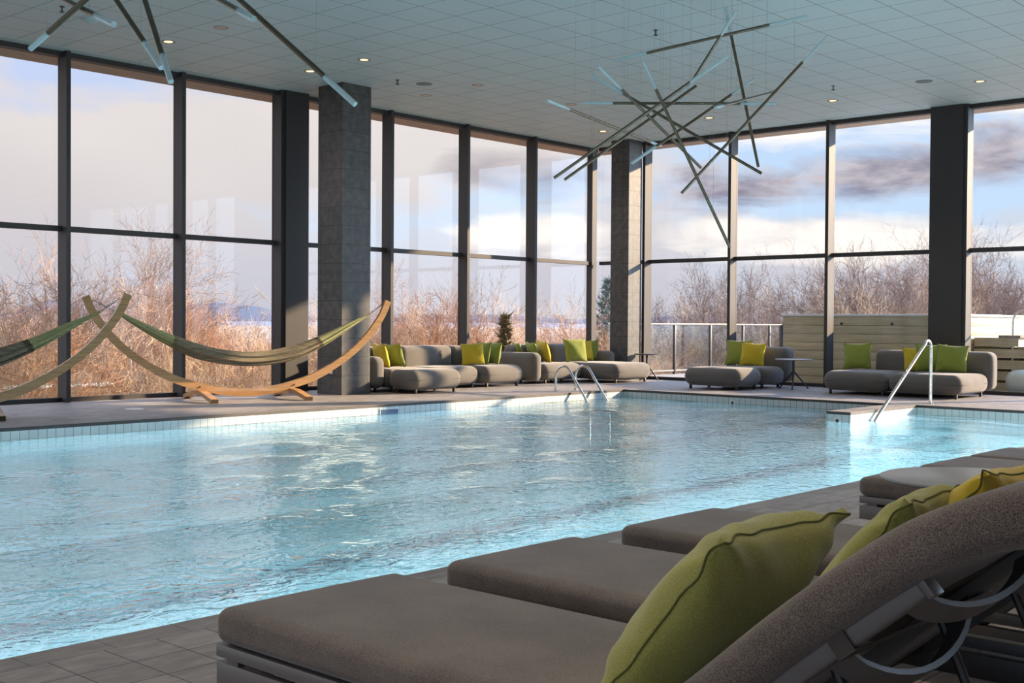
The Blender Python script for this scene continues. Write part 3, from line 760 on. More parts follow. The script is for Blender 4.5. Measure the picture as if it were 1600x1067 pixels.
    cloth(bed, 0, q1, M_hamg, 'end_cords', wf); cloth(bed, q2-1, L_, M_hamg, 'end_cords', wf)
    for e, tip in ((bed[0], Vector((-2.22, 0, 1.45))), (bed[-1], Vector((2.22, 0, 1.45)))):
        bm = B(); n = 9
        for k in range(n):                              # chain of small links
            p = e.lerp(tip, (k+0.5)/n); d = (tip-e).normalized(); s = (tip-e).length/n*0.62
            side = Vector((0, 1, 0)) if k % 2 else d.cross(Vector((0, 1, 0)))
            tube(bm, [p + d*s*cos(a) + side*0.011*sin(a) for a in [2*pi*j/10 for j in range(10)]], 0.0032, 5, closed=True)
        link('chain', bm, M_black, hm)
    return st, hm
Dh = Vector((1.38, -0.4, 0)).normalized(); rzh = atan2(Dh.y, Dh.x)
c1_ = Vector((9.82, 15.0, 0)) + Dh*0.705
hammock(c1_, rzh, 'curved wooden hammock stand in full view, right tip in front of the slate column', 'olive striped hammock with green ends, hanging in full view before the windows')
c2_ = Vector((7.0, 14.0, 0)) + Dh*(0.965-2.315)
hammock(c2_, rzh, 'curved wooden hammock stand cut off by the left edge of the picture', 'striped hammock with a green end, running out at the left edge of the picture')

# ================================================================== HANGING RODS
def rod(p1, t1, p2, t2, c1=None, c2=None, label='', group='', wires=True):
    """a bronze tube with frosted ends between two measured points (pixel, distance); c1/c2 are the clear lengths"""
    a, b = far(*p1, t1), far(*p2, t2)
    for q in (a, b):
        if q.z > H-0.12: q.z = H-0.12
    L = (b-a).length; d = (b-a)/L
    root = empty('hanging_rod_lamp', tuple(a), 0, label, 'hanging lamp', group)
    c1 = c1 or 0; c2 = c2 or 0; R = 0.0165
    o = Vector((0, 0, 0)); e = b-a
    bm = B(); tube(bm, [o+d*c1, o+d*(L-c2)], R, 14); link('bronze_tube', bm, M_rod, root)
    if c1: bm = B(); tube(bm, [o, o+d*c1], R*1.02, 14); link('frosted_end', bm, M_acryl, root)
    if c2: bm = B(); tube(bm, [o+d*(L-c2), e], R*1.02, 14); link('frosted_end', bm, M_acryl, root)
    if wires:
        for f in (0.22, 0.80):
            p = o+d*L*f; top = Vector((p.x, p.y, H-a.z))
            bm = B(); tube(bm, [p, top], 0.0012, 4); link('wire', bm, M_wire, root)
    return root
GR = 'hanging rods over the pool corner'; GL = 'hanging rods at the upper left'
RODS = [
 ((855, 157), 12.6, (1032, 228), 14.6, 0.42, 0.25, 'hanging rod sloping down to the corner column from a clear tip furthest left', GR),
 ((866, 278), 12.8, (1136, 88), 12.2, 0.0, 0.45, 'upper of two parallel rods rising from the lower left of the cluster', GR),
 ((882, 281), 12.9, (1088, 134), 12.9, 0.0, 0.0, 'lower of two parallel rods rising from the lower left of the cluster', GR),
 ((958, 95), 13.2, (1262, 25), 12.6, 0.38, 0.40, 'uppermost hanging rod, nearly level across the top of the cluster', GR),
 ((934, 103), 12.3, (1095, 262), 13.4, 0.40, 0.0, 'hanging rod falling from upper left to a dark tip right of the column', GR),
 ((923, 117), 13.0, (1190, 271), 12.6, 0.42, 0.0, 'long rod falling from the upper left to the right below the steep one', GR),
 ((910, 161), 13.2, (1213, 162), 12.8, 0.34, 0.38, 'level hanging rod across the middle of the cluster', GR),
 ((1005, 97), 12.0, (1140, 386), 12.6, 0.30, 0.0, 'longest steep rod whose tip hangs lowest, by the window transom', GR),
 ((987, 255), 12.6, (1179, 123), 13.3, 0.36, 0.38, 'hanging rod with a bright clear tip in front of the corner column', GR),
 ((1133, 10), 12.9, (1185, 261), 13.2, 0.28, 0.0, 'nearly upright rod dropping from the top of the cluster', GR),
 ((1151, 16), 12.5, (1061, 160), 13.1, 0.30, 0.28, 'short steep rod crossing the top of the upright one', GR),
 ((1293, 55), 12.4, (1065, 302), 13.0, 0.36, 0.0, 'rod rising to the clear tip furthest right of the cluster', GR),
 ((1118, 168), 12.0, (1213, 143), 14.2, 0.26, 0.0, 'short foreshortened rod at the right of the cluster centre', GR),
 ((48, 76), 7.0, (175, -38), 6.4, 0.22, 0.0, 'hanging rod with its clear tip just above the leftmost mullion', GL),
 ((178, 38), 6.4, (20, -40), 7.4, 0.24, 0.0, 'hanging rod crossing another at the top left, clear tip by the smoke detector', GL),
 ((252, 106), 6.8, (118, -95), 7.4, 0.24, 0.0, 'left one of two rods whose clear tips meet above the second mullion', GL),
 ((267, 128), 6.7, (196, -95), 7.3, 0.22, 0.0, 'right one of two rods whose clear tips meet above the second mullion', GL),
 ((397, 30), 6.3, (250, -52), 7.6, 0.24, 0.0, 'short hanging rod ending right beside the longest one at the top', GL),
 ((555, 163), 6.8, (292, -75), 7.3, 0.27, 0.0, 'longest hanging rod reaching down to the top of the slate column', GL),
]
for a in RODS: rod(*a)

# ================================================================== POOLSIDE LOUNGERS
def lounger(x0, label, w=0.69, yf=2.90):
    """foot end at +y; origin at the foot-end corner on the deck"""
    t = empty('sun_lounger', (x0, yf, 0), 0, label, 'sun lounger', 'poolside sun loungers')
    yh = -1.40                                          # hinge
    cs = [(0.0, 0.0)]
    # seat cushion, soft edges
    bm = B(); rbox(bm, -0.005, w+0.005, yh-0.06, 0.0, 0.258, 0.362, (0.045, 0.045, 0.034), 6, (0.006, 0.006, 0.008)); sc = link('seat_cushion', bm, M_lounge, t)
    # raised back cushion with a gentle S profile (y, z) top line
    prof = [(-1.34, 0.352), (-1.46, 0.370), (-1.60, 0.482), (-1.78, 0.642), (-1.97, 0.795), (-2.08, 0.865), (-2.20, 0.912), (-2.36, 0.940)]
    ps = spline([(0, y, z) for y, z in prof], 5)
    bm = B(); rings = []; th = 0.098; N = 28
    for i, p in enumerate(ps):
        tt = (ps[min(i+1, len(ps)-1)]-ps[max(i-1, 0)]).normalized(); nn = Vector((0, tt.z, -tt.y)).normalized()
        if nn.z < 0: nn = -nn
        f = min(1.0, min(i, len(ps)-1-i)/3.0+0.35); hh = th/2*(f**0.5)
        c = p - nn*th/2; ring = []
        ww = w/2+0.006
        for k in range(N):
            a = 2*pi*k/N; ca, sa = cos(a), sin(a)
            e = 0.16; x = ww*(abs(ca)**e)*(1 if ca >= 0 else -1)
            x = (ww-0.045)*max(-1, min(1, ca*2.4)) + 0.045*(ca*abs(ca)**0.2 if abs(ca) > 0.01 else 0)
            z = hh*(abs(sa)**0.62)*(1 if sa >= 0 else -1)*(1+0.10*(1-abs(ca)))
            ring.append(bm.verts.new(Vector((w/2, 0, 0)) + Vector((x, 0, 0)) + c + nn*z))
        rings.append(ring)
    for A, Bq in zip(rings[:-1], rings[1:]):
        for k in range(N): bm.faces.new((A[k], A[(k+1) % N], Bq[(k+1) % N], Bq[k]))
    bm.faces.new(rings[0]); bm.faces.new(rings[-1][::-1])
    bc = link('back_cushion', bm, M_lounge, t)
    # base frame: top rail, slot, deep lower panel, as in the photo
    for nm, xa, xb in (('side_rail', 0.0, 0.035), ('side_rail', w-0.035, w)):
        bm = B(); box(bm, xa, xb, -1.95, -0.012, 0.222, 0.258, 0.004)
        for yy in (-0.06, -0.9, -1.75): box(bm, xa+0.006, xb-0.006, yy-0.05, yy+0.0, 0.205, 0.224)
        r_ = link(nm, bm, M_frame2, t)
        bm = B(); box(bm, xa+0.002, xb-0.002, -1.95, -0.012, 0.135, 0.208, 0.003); link('lower_panel', bm, M_frame2, r_)
    bm = B(); box(bm, 0.035, w-0.035, -0.05, -0.012, 0.222, 0.258, 0.004); box(bm, 0.035, w-0.035, -0.048, -0.014, 0.135, 0.208, 0.003); link('foot_rail', bm, M_frame2, t)
    bm = B(); box(bm, 0.035, w-0.035, yh-0.03, yh+0.03, 0.19, 0.23, 0.004); link('cross_bar', bm, M_frame3, t)
    bm = B(); box(bm, 0.035, w-0.035, -1.94, -1.90, 0.14, 0.20, 0.004); link('cross_bar', bm, M_frame3, t)
    bm = B(); box(bm, 0.03, w-0.03, yh+0.02, -0.04, 0.236, 0.255); link('sling', bm, M_frame3, t)
    for (x, y) in ((0.03, -0.28), (w-0.03, -0.28), (0.03, -1.72), (w-0.03, -1.72)):
        bm = B(); box(bm, x-0.02, x+0.02, y-0.03, y+0.03, 0.0, 0.14, 0.004); link('leg', bm, M_frame2, t)
    # tilting back frame: two tubes with end caps, dark sling between, arched stiffeners
    A = Vector((0, yh-0.01, 0.218)); e = Vector((0, -0.70, 0.59)).normalized(); n = Vector((0, e.z, -e.y)); n = n if n.z > 0 else -n
    rot = Matrix(((1, 0, 0, 0), (0, e.y, n.y, 0), (0, e.z, n.z, 0), (0, 0, 0, 1)))
    def fr(px=0, off=0.0): return Matrix.Translation(A + n*off) @ rot
    for xa in (0.028, w-0.066):
        bm = B(); box(bm, xa, xa+0.038, 0.0, 0.83, -0.048, 0.0, 0.008, mat=fr(), seg=3); bt = link('back_tube', bm, M_frame2, t)
        bm = B(); box(bm, xa-0.003, xa+0.041, 0.828, 0.844, -0.053, 0.004, 0.004, mat=fr()); link('end_cap', bm, M_frame2, bt)
    bm = B(); box(bm, 0.066, w-0.066, 0.02, 1.06, -0.018, -0.006, mat=fr()); link('back_sling', bm, M_frame3, t)
    bm = B(); box(bm, 0.020, w-0.020, 0.62, 0.66, -0.054, -0.050, 0.001, mat=fr()); box(bm, 0.020, 0.024, 0.62, 0.66, -0.054, 0.012, 0.001, mat=fr()); link('cushion_strap', bm, M_seam, t)
    for s0, dp in ((0.79, 0.06), (0.60, 0.10)):
        pts = []
        for k in range(13):
            u = k/12; x = 0.05 + (w-0.10)*u; q = 4*u*(1-u)
            pts.append(A + e*(s0 - 0.02*q) - n*(0.03 + dp*q**0.7) + Vector((x, 0, 0)))
        bm = B(); rings = []
        for i, p in enumerate(pts):
            tt = (pts[min(i+1, 12)]-pts[max(i-1, 0)]).normalized(); s_ = e; n2 = tt.cross(s_).normalized()
            rings.append([bm.verts.new(p+s_*0.028*a+n2*0.006*b) for a, b in ((1, 1), (-1, 1), (-1, -1), (1, -1))])
        for A_, B_ in zip(rings[:-1], rings[1:]):
            for k in range(4): bm.faces.new((A_[k], A_[(k+1) % 4], B_[(k+1) % 4], B_[k]))
        bm.faces.new(rings[0]); bm.faces.new(rings[-1][::-1])
        link('arched_brace', bm, M_frame2, t)
    for xx in (0.10, w-0.10):
        bm = B(); tube(bm, [A+e*0.56-n*0.05+Vector((xx, 0, 0)), Vector((xx, -2.10, 0.012))], 0.011, 8); link('prop_strut', bm, M_black, t)
    return t
LG = [(1.945, 'nearest sun lounger, its raised back filling the lower right corner'), (2.865, 'second nearest sun lounger, its seat behind the first big green cushion'), (3.86, 'third sun lounger, its seat end showing furthest out before the open deck'),
      (5.99, 'sun lounger directly beyond the large round grey table'), (6.75, 'sun lounger second from the right edge, past the round table'), (7.50, 'furthest visible sun lounger at the right edge')]
proto = None
for x0, lb in LG:
    if proto is None: proto = lounger(x0, lb)
    else:
        o = copy_tree(proto); o.location = (x0, 2.90, 0); o['label'] = lb
GP = 'cushions on the poolside loungers'
def back_pillow(x, y, z, w, h, m, tilt, label, seed, roll=0.0, yaw=0.0, t=0.17):
    o = pillow('cushion', w, h, t, m, seed, N=34, wr=1.25)
    # front face looks to +y, tipped back towards -y
    o.matrix_world = Matrix.Translation((x, y, z)) @ Matrix.Rotation(radians(180+yaw), 4, 'Z') @ Matrix.Rotation(radians(-tilt), 4, 'X') @ Matrix.Rotation(radians(roll), 4, 'Y')
    tag(o, label, 'cushion', GP)
    return o
back_pillow(2.245, 1.57, 0.345, 0.52, 0.53, M_green, 38, 'large olive green cushion on the nearest lounger', 31, t=0.225)
back_pillow(3.06, 1.57, 0.335, 0.42, 0.52, M_green, 38, 'pale green cushion in front of the yellow one on the second lounger', 32)
back_pillow(3.32, 1.40, 0.425, 0.50, 0.46, M_yellow, 36, 'mustard yellow cushion behind the pale green one on the second lounger', 33)
back_pillow(4.20, 1.57, 0.345, 0.50, 0.52, M_green, 38, 'green cushion at the right edge on the third lounger', 34)

# ================================================================== OUTDOORS
M_ground = mat('dry brush ground', (0.10, 0.070, 0.045), 0.95, color2=(0.20, 0.145, 0.09), vscale=0.35, bump=0.4, bscale=2)
M_flats = mat('tidal flats', (0.24, 0.205, 0.16), 0.9, color2=(0.30, 0.26, 0.22), vscale=0.004, stretch=(1, 1, 1))
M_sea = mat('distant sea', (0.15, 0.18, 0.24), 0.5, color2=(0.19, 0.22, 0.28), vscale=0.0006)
M_hill = mat('haze-blue far hills', (0.11, 0.13, 0.165), 1.0, color2=(0.13, 0.15, 0.19), vscale=0.0005, spec=0.0)  # distance haze put into the surface colour as blue
def polar(az_, r, z): return (r*cos(az_), r*sin(az_), z)
def fan(name, r0, z0, r1, z1, m, a0=-0.3, a1=1.6, n=48, steps=6, rough=0.0):
    bm = B(); g = []
    for j in range(steps+1):
        f = j/steps; r = r0*(r1/r0)**f; z = z0+(z1-z0)*f
        g.append([bm.verts.new(polar(a0+(a1-a0)*i/n, r, z+rough*noise.noise(Vector((i*0.7, j*1.3, 2))))) for i in range(n+1)])
    for j in range(steps):
        for i in range(n): bm.faces.new((g[j][i], g[j][i+1], g[j+1][i+1], g[j+1][i]))
    return tag(link(name, bm, m), None, None, None, 'structure')
bm = B(); g = []
for j in range(25):
    for i in range(41):
        x = -30+ 130*i/40; y = -30+130*j/24
        d = max(0, max(x-24, y-17.5)); z = -3.1 - 0.045*d + 0.25*noise.noise(Vector((x*0.15, y*0.15, 0)))
        g.append(bm.verts.new((x, y, z)))
for j in range(24):
    for i in range(40): bm.faces.new((g[j*41+i], g[j*41+i+1], g[(j+1)*41+i+1], g[(j+1)*41+i]))
tag(link('ground_outside', bm, M_ground), None, None, None, 'structure')
fan('ground_flats', 60, -7.5, 3200, -13.0, M_flats)
fan('ground_sea', 3000, -13.1, 26000, -13.1, M_sea, steps=3)
def hills(name, a0, a1, r, hmax, seed, label):
    bm = B(); n = 90; rows = []
    for i in range(n+1):
        f = i/n; a = a0+(a1-a0)*f
        h = hmax*(0.62+0.75*noise.noise(Vector((f*5+seed, 0.3, 0)))+0.22*noise.noise(Vector((f*16+seed, 1.3, 0))))*min(1, 7*f, 7*(1-f))
        rows.append([bm.verts.new(polar(a, r*0.93, -14)), bm.verts.new(polar(a, r*0.98, h*0.62)), bm.verts.new(polar(a, r, h)), bm.verts.new(polar(a, r*1.08, -14))])
    for A, Bq in zip(rows[:-1], rows[1:]):
        for k in range(3): bm.faces.new((A[k], A[k+1], Bq[k+1], Bq[k]))
    tag(link(name, bm, M_hill), label, 'hills')
hills('distant_hills', 0.82, 1.16, 17000, 240, 3.0, 'long blue ridge of hills across the water behind the hammocks')
hills('distant_hills', 0.30, 0.88, 19000, 120, 9.0, 'low blue ridge of hills beyond the right-hand trees and railing')

# ---- bare trees and thicket: branching grown in 3-D
def bark(name, c1, c2): return mat(name, c1, 0.9, color2=c2, vscale=3.0, spec=0.2)
BK = {'rust': (bark('rusty twig bark', (0.36, 0.19, 0.11), (0.54, 0.33, 0.20)), bark('tan stem bark', (0.42, 0.33, 0.25), (0.60, 0.50, 0.40))),
      'tan': (bark('tan twig bark', (0.50, 0.36, 0.22), (0.74, 0.56, 0.37)), bark('pale stem bark', (0.52, 0.45, 0.37), (0.74, 0.67, 0.58))),
      'birch': (bark('brown birch twig', (0.26, 0.16, 0.11), (0.42, 0.30, 0.22)), bark('white birch bark', (0.60, 0.53, 0.45), (0.82, 0.76, 0.68))),
      'dark': (bark('dark brown twig bark', (0.13, 0.085, 0.065), (0.26, 0.18, 0.14)), bark('brown trunk bark', (0.20, 0.15, 0.12), (0.36, 0.29, 0.24)))}
def grow(seed, h, kind, stems, spread, dens=1.0, wig=0.16):
    """returns a tree root with trunk and twig meshes, base at the origin, height about h"""
    rg = random.Random(seed)
    big_v, big_f, tw_v, tw_f = [], [], [], []
    def seg(p, q, r0, r1, big):
        V_, F_ = (big_v, big_f) if big else (tw_v, tw_f)
        d = (q-p).normalized(); a = d.orthogonal().normalized(); b = d.cross(a); k0 = len(V_)
        n = 5 if big else 3
        for c, r in ((p, r0), (q, r1)):
            for k in range(n):
                t = 2*pi*k/n; v = c + a*(r*cos(t)) + b*(r*sin(t)); V_.append((v.x, v.y, v.z))
        for k in range(n): F_.append((k0+k, k0+(k+1) % n, k0+n+(k+1) % n, k0+n+k))
    def branch(p, d, L, r, lev):
        n = 5 if lev == 0 else 4 if lev == 1 else 3
        q = p
        for i in range(n):
            w = wig*(0.7 if lev == 0 else 1.2)
            d = (d + Vector((rg.gauss(0, w), rg.gauss(0, w), rg.gauss(0, w*0.6) + 0.05))).normalized()
            q2 = q + d*(L/n); r2 = r*(0.80 if lev < 2 else 0.72)
            seg(q, q2, r, r2, lev <= 1)
            q, r = q2, r2
            if lev < 4:
                m = [2.2, 2.6, 2.3, 1.7][lev]*dens
                if lev == 0 and i == 0: m *= 0.3
                k = int(m) + (rg.random() < m % 1)
                for _ in range(k):
                    ax = Vector((rg.gauss(0, 1), rg.gauss(0, 1), rg.gauss(0, 1))).cross(d)
                    if ax.length < 1e-3: continue
                    nd = d.copy(); nd.rotate(Matrix.Rotation(rg.uniform(0.35, 0.85), 3, ax.normalized()))
                    branch(q, nd, L*rg.uniform(0.40, 0.62), max(0.0058, r*0.55), lev+1)
    for s in range(stems):
        a = rg.uniform(0, 6.28); t = spread*rg.uniform(0.2, 1.0)
        branch(Vector((rg.gauss(0, 0.12), rg.gauss(0, 0.12), -0.1)), Vector((sin(t)*cos(a), sin(t)*sin(a), cos(t))), h*rg.uniform(0.62, 0.80), 0.011*h*(0.75 if stems > 2 else 1.0), 0)
    root = empty('bare_tree'); tw, tk = BK[kind]
    for nm, V_, F_, m in (('trunk', big_v, big_f, tk), ('twigs', tw_v, tw_f, tw)):
        me = bpy.data.meshes.new(nm); me.from_pydata(V_, [], F_); me.materials.append(m); me.update()
        o = bpy.data.objects.new(nm, me); col.objects.link(o); o.parent = root
    zs = sorted(v[2] for v in tw_v); root['top'] = zs[int(len(zs)*0.997)]
    return root
PROT = {k: [grow(sd, hh_, k, st_, sp_, dn) for sd, hh_, st_, sp_, dn in rows] for k, rows in {
    'rust': [(11, 4.6, 4, 0.6, 0.82), (12, 4.4, 5, 0.7, 0.78), (13, 4.8, 4, 0.5, 0.85)],
    'tan': [(21, 4.6, 4, 0.6, 0.80), (22, 4.8, 4, 0.55, 0.82), (23, 4.4, 5, 0.65, 0.78)],
    'birch': [(31, 8.0, 2, 0.22, 0.98), (32, 8.0, 1, 0.12, 1.12)],
    'dark': [(41, 6.5, 2, 0.35, 1.0), (42, 6.5, 3, 0.4, 0.9)]}.items()}
def ground_z(x, y):
    d = max(0, max(x-24, y-17.5)); return -3.1 - 0.045*d + 0.25*noise.noise(Vector((x*0.15, y*0.15, 0)))
used = set(); tr_rng = random.Random(5)
def plant(px, dist, top_px, kind, label, group, vi=None):
    """a tree standing dist metres out on a bearing, tall enough for its crown to reach the measured height"""
    d = ray(px, 510); d = Vector((d.x, d.y, 0)).normalized()
    dist = max(dist, min(19.6/d.y, 33.5/d.x)); p = d*dist; gz = ground_z(p.x, p.y)
    fwd = dist*cos(math.atan((px-800)/F_PX)); top = EYE + (508-top_px)/F_PX*fwd
    P = PROT[kind]; i = tr_rng.randrange(len(P)) if vi is None else vi
    src = P[i]; s = (top-gz)/src['top']
    if (kind, i) not in used: used.add((kind, i)); o = src
    else: o = copy_tree(src)
    o.location = (p.x, p.y, gz); sw = min(s, 1.15)*tr_rng.uniform(0.78, 0.95); o.scale = (sw, sw, s); o.rotation_euler = (0, 0, tr_rng.uniform(0, 6.28))
    tag(o, label, 'tree', group); return o
# single standing trees
plant(222, 27, 345, 'birch', 'tall white-stemmed birch rising behind the crossed hammock stands', 'tall bare birches', 0)
plant(258, 30, 362, 'birch', 'slimmer birch just right of the tallest one behind the hammock', 'tall bare birches', 1)
plant(28, 25, 425, 'rust', 'rusty bare tree filling the lower left pane', 'bare trees beyond the long window wall')
plant(70, 31, 470, 'rust', 'rusty bush close left of the leftmost mullion', 'bare trees beyond the long window wall')
plant(632, 28, 415, 'birch', 'pale forked tree behind the sofa, right of the slate column', 'tall bare birches', 0)
plant(586, 33, 452, 'tan', 'light bare tree seen between column and mullion', 'bare trees beyond the long window wall')
plant(362, 29, 484, 'rust', 'rusty round bush above the sagging hammock', 'bare trees beyond the long window wall')
plant(765, 27, 452, 'rust', 'rusty bare tree behind the middle of the left sofas', 'bare trees beyond the long window wall')
plant(720, 34, 472, 'tan', 'tan bare tree behind the yellow cushion of the column sofa', 'bare trees beyond the long window wall')
plant(860, 33, 492, 'rust', 'low rusty tree behind the chaise sofa armrest', 'bare trees beyond the long window wall')
plant(903, 30, 476, 'rust', 'dense rusty tree just left of the glass corner', 'bare trees beyond the long window wall')
plant(932, 31, 468, 'rust', 'rusty tree in the narrow pane beside the corner column', 'bare trees beyond the long window wall')
plant(1085, 42, 443, 'dark', 'bare tree in the middle of the pane above the glass railing', 'bare trees beyond the terrace')
plant(1130, 46, 425, 'dark', 'bare tree just left of the mullion above the railing', 'bare trees beyond the terrace')
plant(1172, 44, 412, 'dark', 'bare tree left of the broad one beside the timber tub', 'bare trees beyond the terrace')
plant(1212, 40, 404, 'birch', 'broad bare tree rising directly left of the timber-clad tub', 'tall bare birches', 1)
for px, tp, lb in ((1275, 436, 'low bare tree over the left end of the tub'), (1318, 412, 'bare tree over the tub just right of a mullion'), (1358, 398, 'bare tree over the middle of the tub, taller than its left neighbour'),
                   (1398, 384, 'tallest bare tree over the tub, left of the dark pier'), (1440, 392, 'bare tree close against the left side of the dark pier'), (1540, 362, 'tall bare tree right of the dark pier, over the steps'), (1590, 356, 'tall bare tree at the right edge above the handrail')):
    plant(px, tr_rng.uniform(38, 48), tp, 'dark' if tr_rng.random() < 0.7 else 'birch', lb, 'bare trees beyond the terrace')
# thicket between them
def ltop(px):
    pts = [(-60, 455), (60, 470), (100, 505), (140, 500), (200, 440), (270, 450), (300, 490), (400, 505), (480, 512), (560, 480), (620, 455), (690, 490), (760, 475), (860, 505), (900, 490), (960, 490), (1010, 480), (1140, 455), (1220, 440), (1300, 450), (1460, 430), (1620, 400)]
    for (a, ta), (b, tb) in zip(pts[:-1], pts[1:]):
        if a <= px <= b: return ta+(tb-ta)*(px-a)/(b-a)
    return 480
for row, (dist, drop, step) in enumerate(((23.5, 62, 62), (27.5, 40, 56), (32, 24, 52), (38, 12, 50))):
    px = -50 + row*17
    while px < 985:
        k = 'rust' if tr_rng.random() < (0.25, 0.35, 0.6, 0.8)[row] else 'tan'
        d0 = dist + tr_rng.uniform(-1.3, 1.3)
        tp = ltop(px) + drop*tr_rng.uniform(0.2, 1.6) + tr_rng.uniform(-6, 14)
        plant(px, d0, min(tp, 575), k, '%s leafless thicket bush beyond the long window wall' % ('rusty' if k == 'rust' else 'tan'), '%s thicket bushes beyond the long window wall' % ('rusty' if k == 'rust' else 'tan'))
        px += step*tr_rng.uniform(0.75, 1.2)
for row, (dist, drop, step) in enumerate(((36, 60, 60), (42, 36, 50), (50, 16, 46))):
    px = 990 + row*13
    while px < 1640:
        tp = ltop(px) + drop*tr_rng.uniform(0.2, 1.5)
        k = 'dark' if tr_rng.random() < 0.5 else 'tan'
        plant(px, dist+tr_rng.uniform(-1.5, 1.5), min(tp, 560), k, '%s leafless bush in the thicket beyond the terrace' % ('dark brown' if k == 'dark' else 'tan'), '%s thicket bushes beyond the terrace' % ('dark' if k == 'dark' else 'tan'))
        px += step*tr_rng.uniform(0.75, 1.2)
# a pine by the corner and a small dark fir
def conifer(px, dist, top_px, label, m, w, seed, long=0.32):
    d = ray(px, 510); d = Vector((d.x, d.y, 0)).normalized(); p = d*dist; gz = ground_z(p.x, p.y)
    top = EYE + (508-top_px)/F_PX*dist; h = top-gz; rg = random.Random(seed)
    t = empty('evergreen_tree', (p.x, p.y, gz), 0, label, 'tree')
    bm = B(); tube(bm, [(0, 0, -0.1), (0, 0, h*0.97)], 0.08, 7, rs=[0.10, 0.015]); link('trunk', bm, BK['dark'][1], t)
    V_, F_ = [], []
    z = h*0.25
    while z < h:
        r = w*(1-z/h)**0.75 + 0.06
        for k in range(11):
            a = rg.uniform(0, 6.28); base = Vector((0, 0, z)); tip = Vector((cos(a)*r, sin(a)*r, z + r*long))
            for q in range(34):
                f = rg.uniform(0.15, 1.0); c = base.lerp(tip, f); e = c + Vector((rg.gauss(0, 1), rg.gauss(0, 1), rg.gauss(0.5, 1)))*0.075
                o_ = Vector((rg.gauss(0, 1), rg.gauss(0, 1), rg.gauss(0, 1)))*0.011; k0 = len(V_)
                V_ += [tuple(c-o_), tuple(c+o_), tuple(e)]; F_.append((k0, k0+1, k0+2))
        z += h*0.035
    me = bpy.data.meshes.new('needles'); me.from_pydata(V_, [], F_); me.materials.append(m); me.update()
    o = bpy.data.objects.new('needles', me); col.objects.link(o); o.parent = t
conifer(950, 33, 443, 'blue-green pine with upswept branches beside the corner column', mat('blue green needles', (0.10, 0.17, 0.15), 0.8, color2=(0.20, 0.28, 0.25), vscale=8), 0.95, 3, 0.8)
conifer(789, 26, 503, 'small brown conifer behind the cushions at the right end of the column sofa', mat('brown green needles', (0.17, 0.13, 0.055), 0.8, color2=(0.26, 0.19, 0.08), vscale=8), 0.26, 4, 1.2)

# ---- terrace with glass railing, timber-clad tub, steps
TX = XR+0.12
bm = B(); box(bm, TX, 31.0, -6.0, 16.02, -0.35, -0.02); tag(link('terrace_floor', bm, M_terrace, smooth=False), None, None, None, 'structure')
rl = empty('terrace_railing', (23.4, 15.95, -0.02), 0, 'glass terrace railing with dark posts beyond the right-hand windows', 'railing')
xp = [21.8, 23.37, 24.91, 26.43, 27.75, 28.35]
for x in xp:
    bm = B(); box(bm, x-0.025-23.4, x+0.025-23.4, -0.03, 0.03, 0, 1.15, 0.003); box(bm, x-0.06-23.4, x+0.06-23.4, -0.06, 0.06, 0, 0.012); link('post', bm, mat('dark slate blue metal', (0.018, 0.024, 0.030), 0.5) if x == 21.8 else bpy.data.materials['dark slate blue metal'], rl)
bm = B(); box(bm, 20.75-23.4, 28.4-23.4, -0.035, 0.035, 1.15, 1.19, 0.006); link('handrail', bm, M_frame2, rl)
bm = B(); box(bm, 20.75-23.4, 28.4-23.4, -0.02, 0.02, 0.06, 0.10, 0.004); link('bottom_rail', bm, M_frame2, rl)
for a, b in zip([20.75]+xp[:-1], xp):
    bm = B(); box(bm, a+0.04-23.4, b-0.04-23.4, -0.005, 0.005, 0.11, 1.14); link('glass_panel', bm, M_railglass, rl, smooth=False)
rl2 = empty('terrace_railing', (28.4, 9, -0.02), 0, 'dark railing seen behind the tub steps at the right edge', 'railing')
for y in [15.9-1.55*k for k in range(14)]:
    bm = B(); box(bm, -0.03, 0.03, y-9-0.025, y-9+0.025, 0, 1.15); link('post', bm, bpy.data.materials['dark slate blue metal'], rl2)
bm = B(); box(bm, -0.035, 0.035, -14.5, 6.95, 1.15, 1.19); link('handrail', bm, M_frame2, rl2)
tub = empty('hot_tub', (21.45, 10, 0), 0, 'raised hot tub clad in pale horizontal timber boards on the terrace', 'hot tub')
TY0, TY1, TXX = 8.25, 12.02, 24.6
for k in range(8):
    z0 = -0.02 + 0.168*k
    bm = B(); box(bm, 0, TXX-21.45, TY0-10, TY1-10, z0+0.003, z0+0.168-0.003, 0.004); link('cladding_board', bm, M_clad, tub)
bm = B(); box(bm, 0.006, TXX-21.456, TY0-10+0.006, TY1-10-0.006, -0.02, 1.33); link('core', bm, M_endgrain, tub, smooth=False)
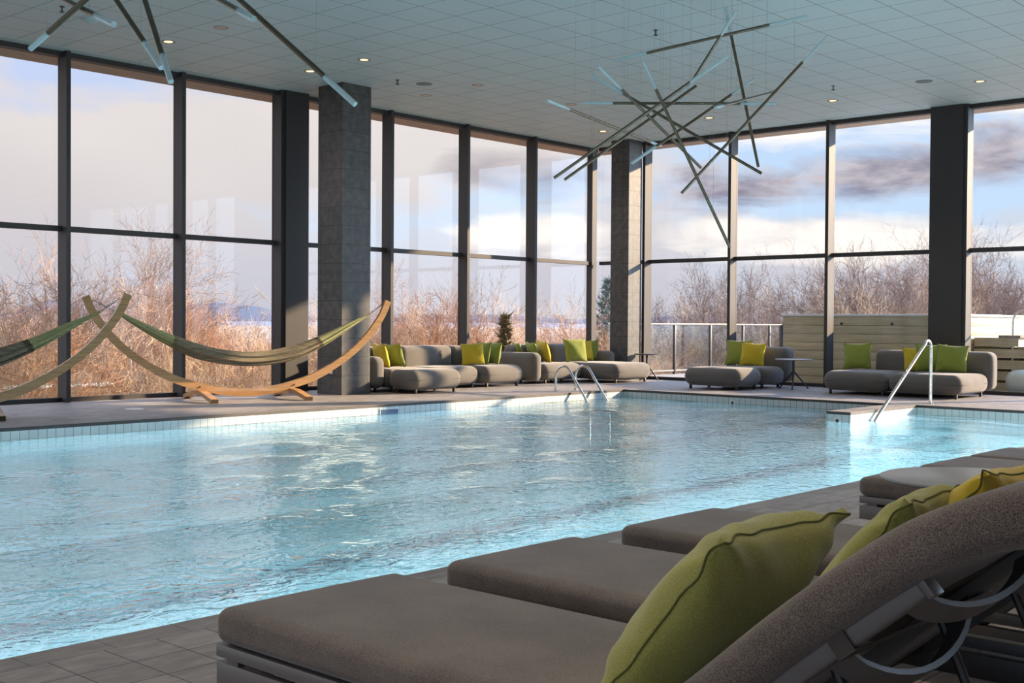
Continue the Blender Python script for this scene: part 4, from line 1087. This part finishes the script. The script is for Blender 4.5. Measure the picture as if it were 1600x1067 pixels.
bm = B(); box(bm, -0.03, TXX-21.42, TY0-10-0.03, TY1-10+0.03, 1.328, 1.375, 0.012); link('rim', bm, M_white, tub)
for y in (10.75, 9.72):
    bm = B(); bmesh.ops.create_cone(bm, cap_ends=True, segments=18, radius1=0.03, radius2=0.026, depth=0.02, matrix=Matrix.Translation((-0.010, y-10, 1.19)) @ Matrix.Rotation(-pi/2, 4, 'Y')); link('vent', bm, M_black, tub)
stp = empty('tub_steps', (22.2, 7.6, -0.02), 0, 'weathered timber steps climbing to the hot tub behind the right end of the sofa', 'steps')
for k in range(5):                                   # treads climb towards +y, against the sunny side of the tub
    zt = 0.20*(k+1)+0.02; y0 = -1.55+0.34*k
    bm = B(); box(bm, -0.62, 1.6, y0+0.03, 0.62, zt-0.20 if k else 0, zt-0.045); link('riser_box', bm, M_clad, stp, smooth=False)
    bm = B(); box(bm, -0.68, 1.66, y0-0.02, y0+0.36, zt-0.045, zt, 0.004); link('tread', bm, M_step, stp)
ar = empty('arched_handrail', (21.75, 7.45, 0), 0, 'thin arched steel handrail standing beside the tub steps', 'handrail')
pts = [(0, 0.15, 0), (0, 0.15, 1.25)] + [(0, -0.05+0.20*cos(pi*k/8), 1.25+0.20*sin(pi*k/8)) for k in range(1, 5)] + [(0, -0.4, 1.45), (0, -0.9, 1.38)]
bm = B(); tube(bm, pts, 0.02, 12); link('rail', bm, M_steel, ar)
bm = B(); lathe(bm, [(0, 0.0), (0.20, 0.0), (0.27, 0.06), (0.315, 0.18), (0.31, 0.28), (0.26, 0.37), (0.16, 0.42), (0, 0.43)], 40)
tag(link('garden_pouf', bm, mat('milky green white plastic', (0.66, 0.74, 0.69), 0.45), loc=(21.45, 7.28, -0.02)), 'rounded milky white pouf on the terrace at the right edge', 'pouf')
for m_ in [o for k in PROT for i, o in enumerate(PROT[k]) if (k, i) not in used]:
    for c_ in children(m_): bpy.data.objects.remove(c_)
    bpy.data.objects.remove(m_)
for o in bpy.data.objects:
    if 'top' in o.keys(): del o['top']
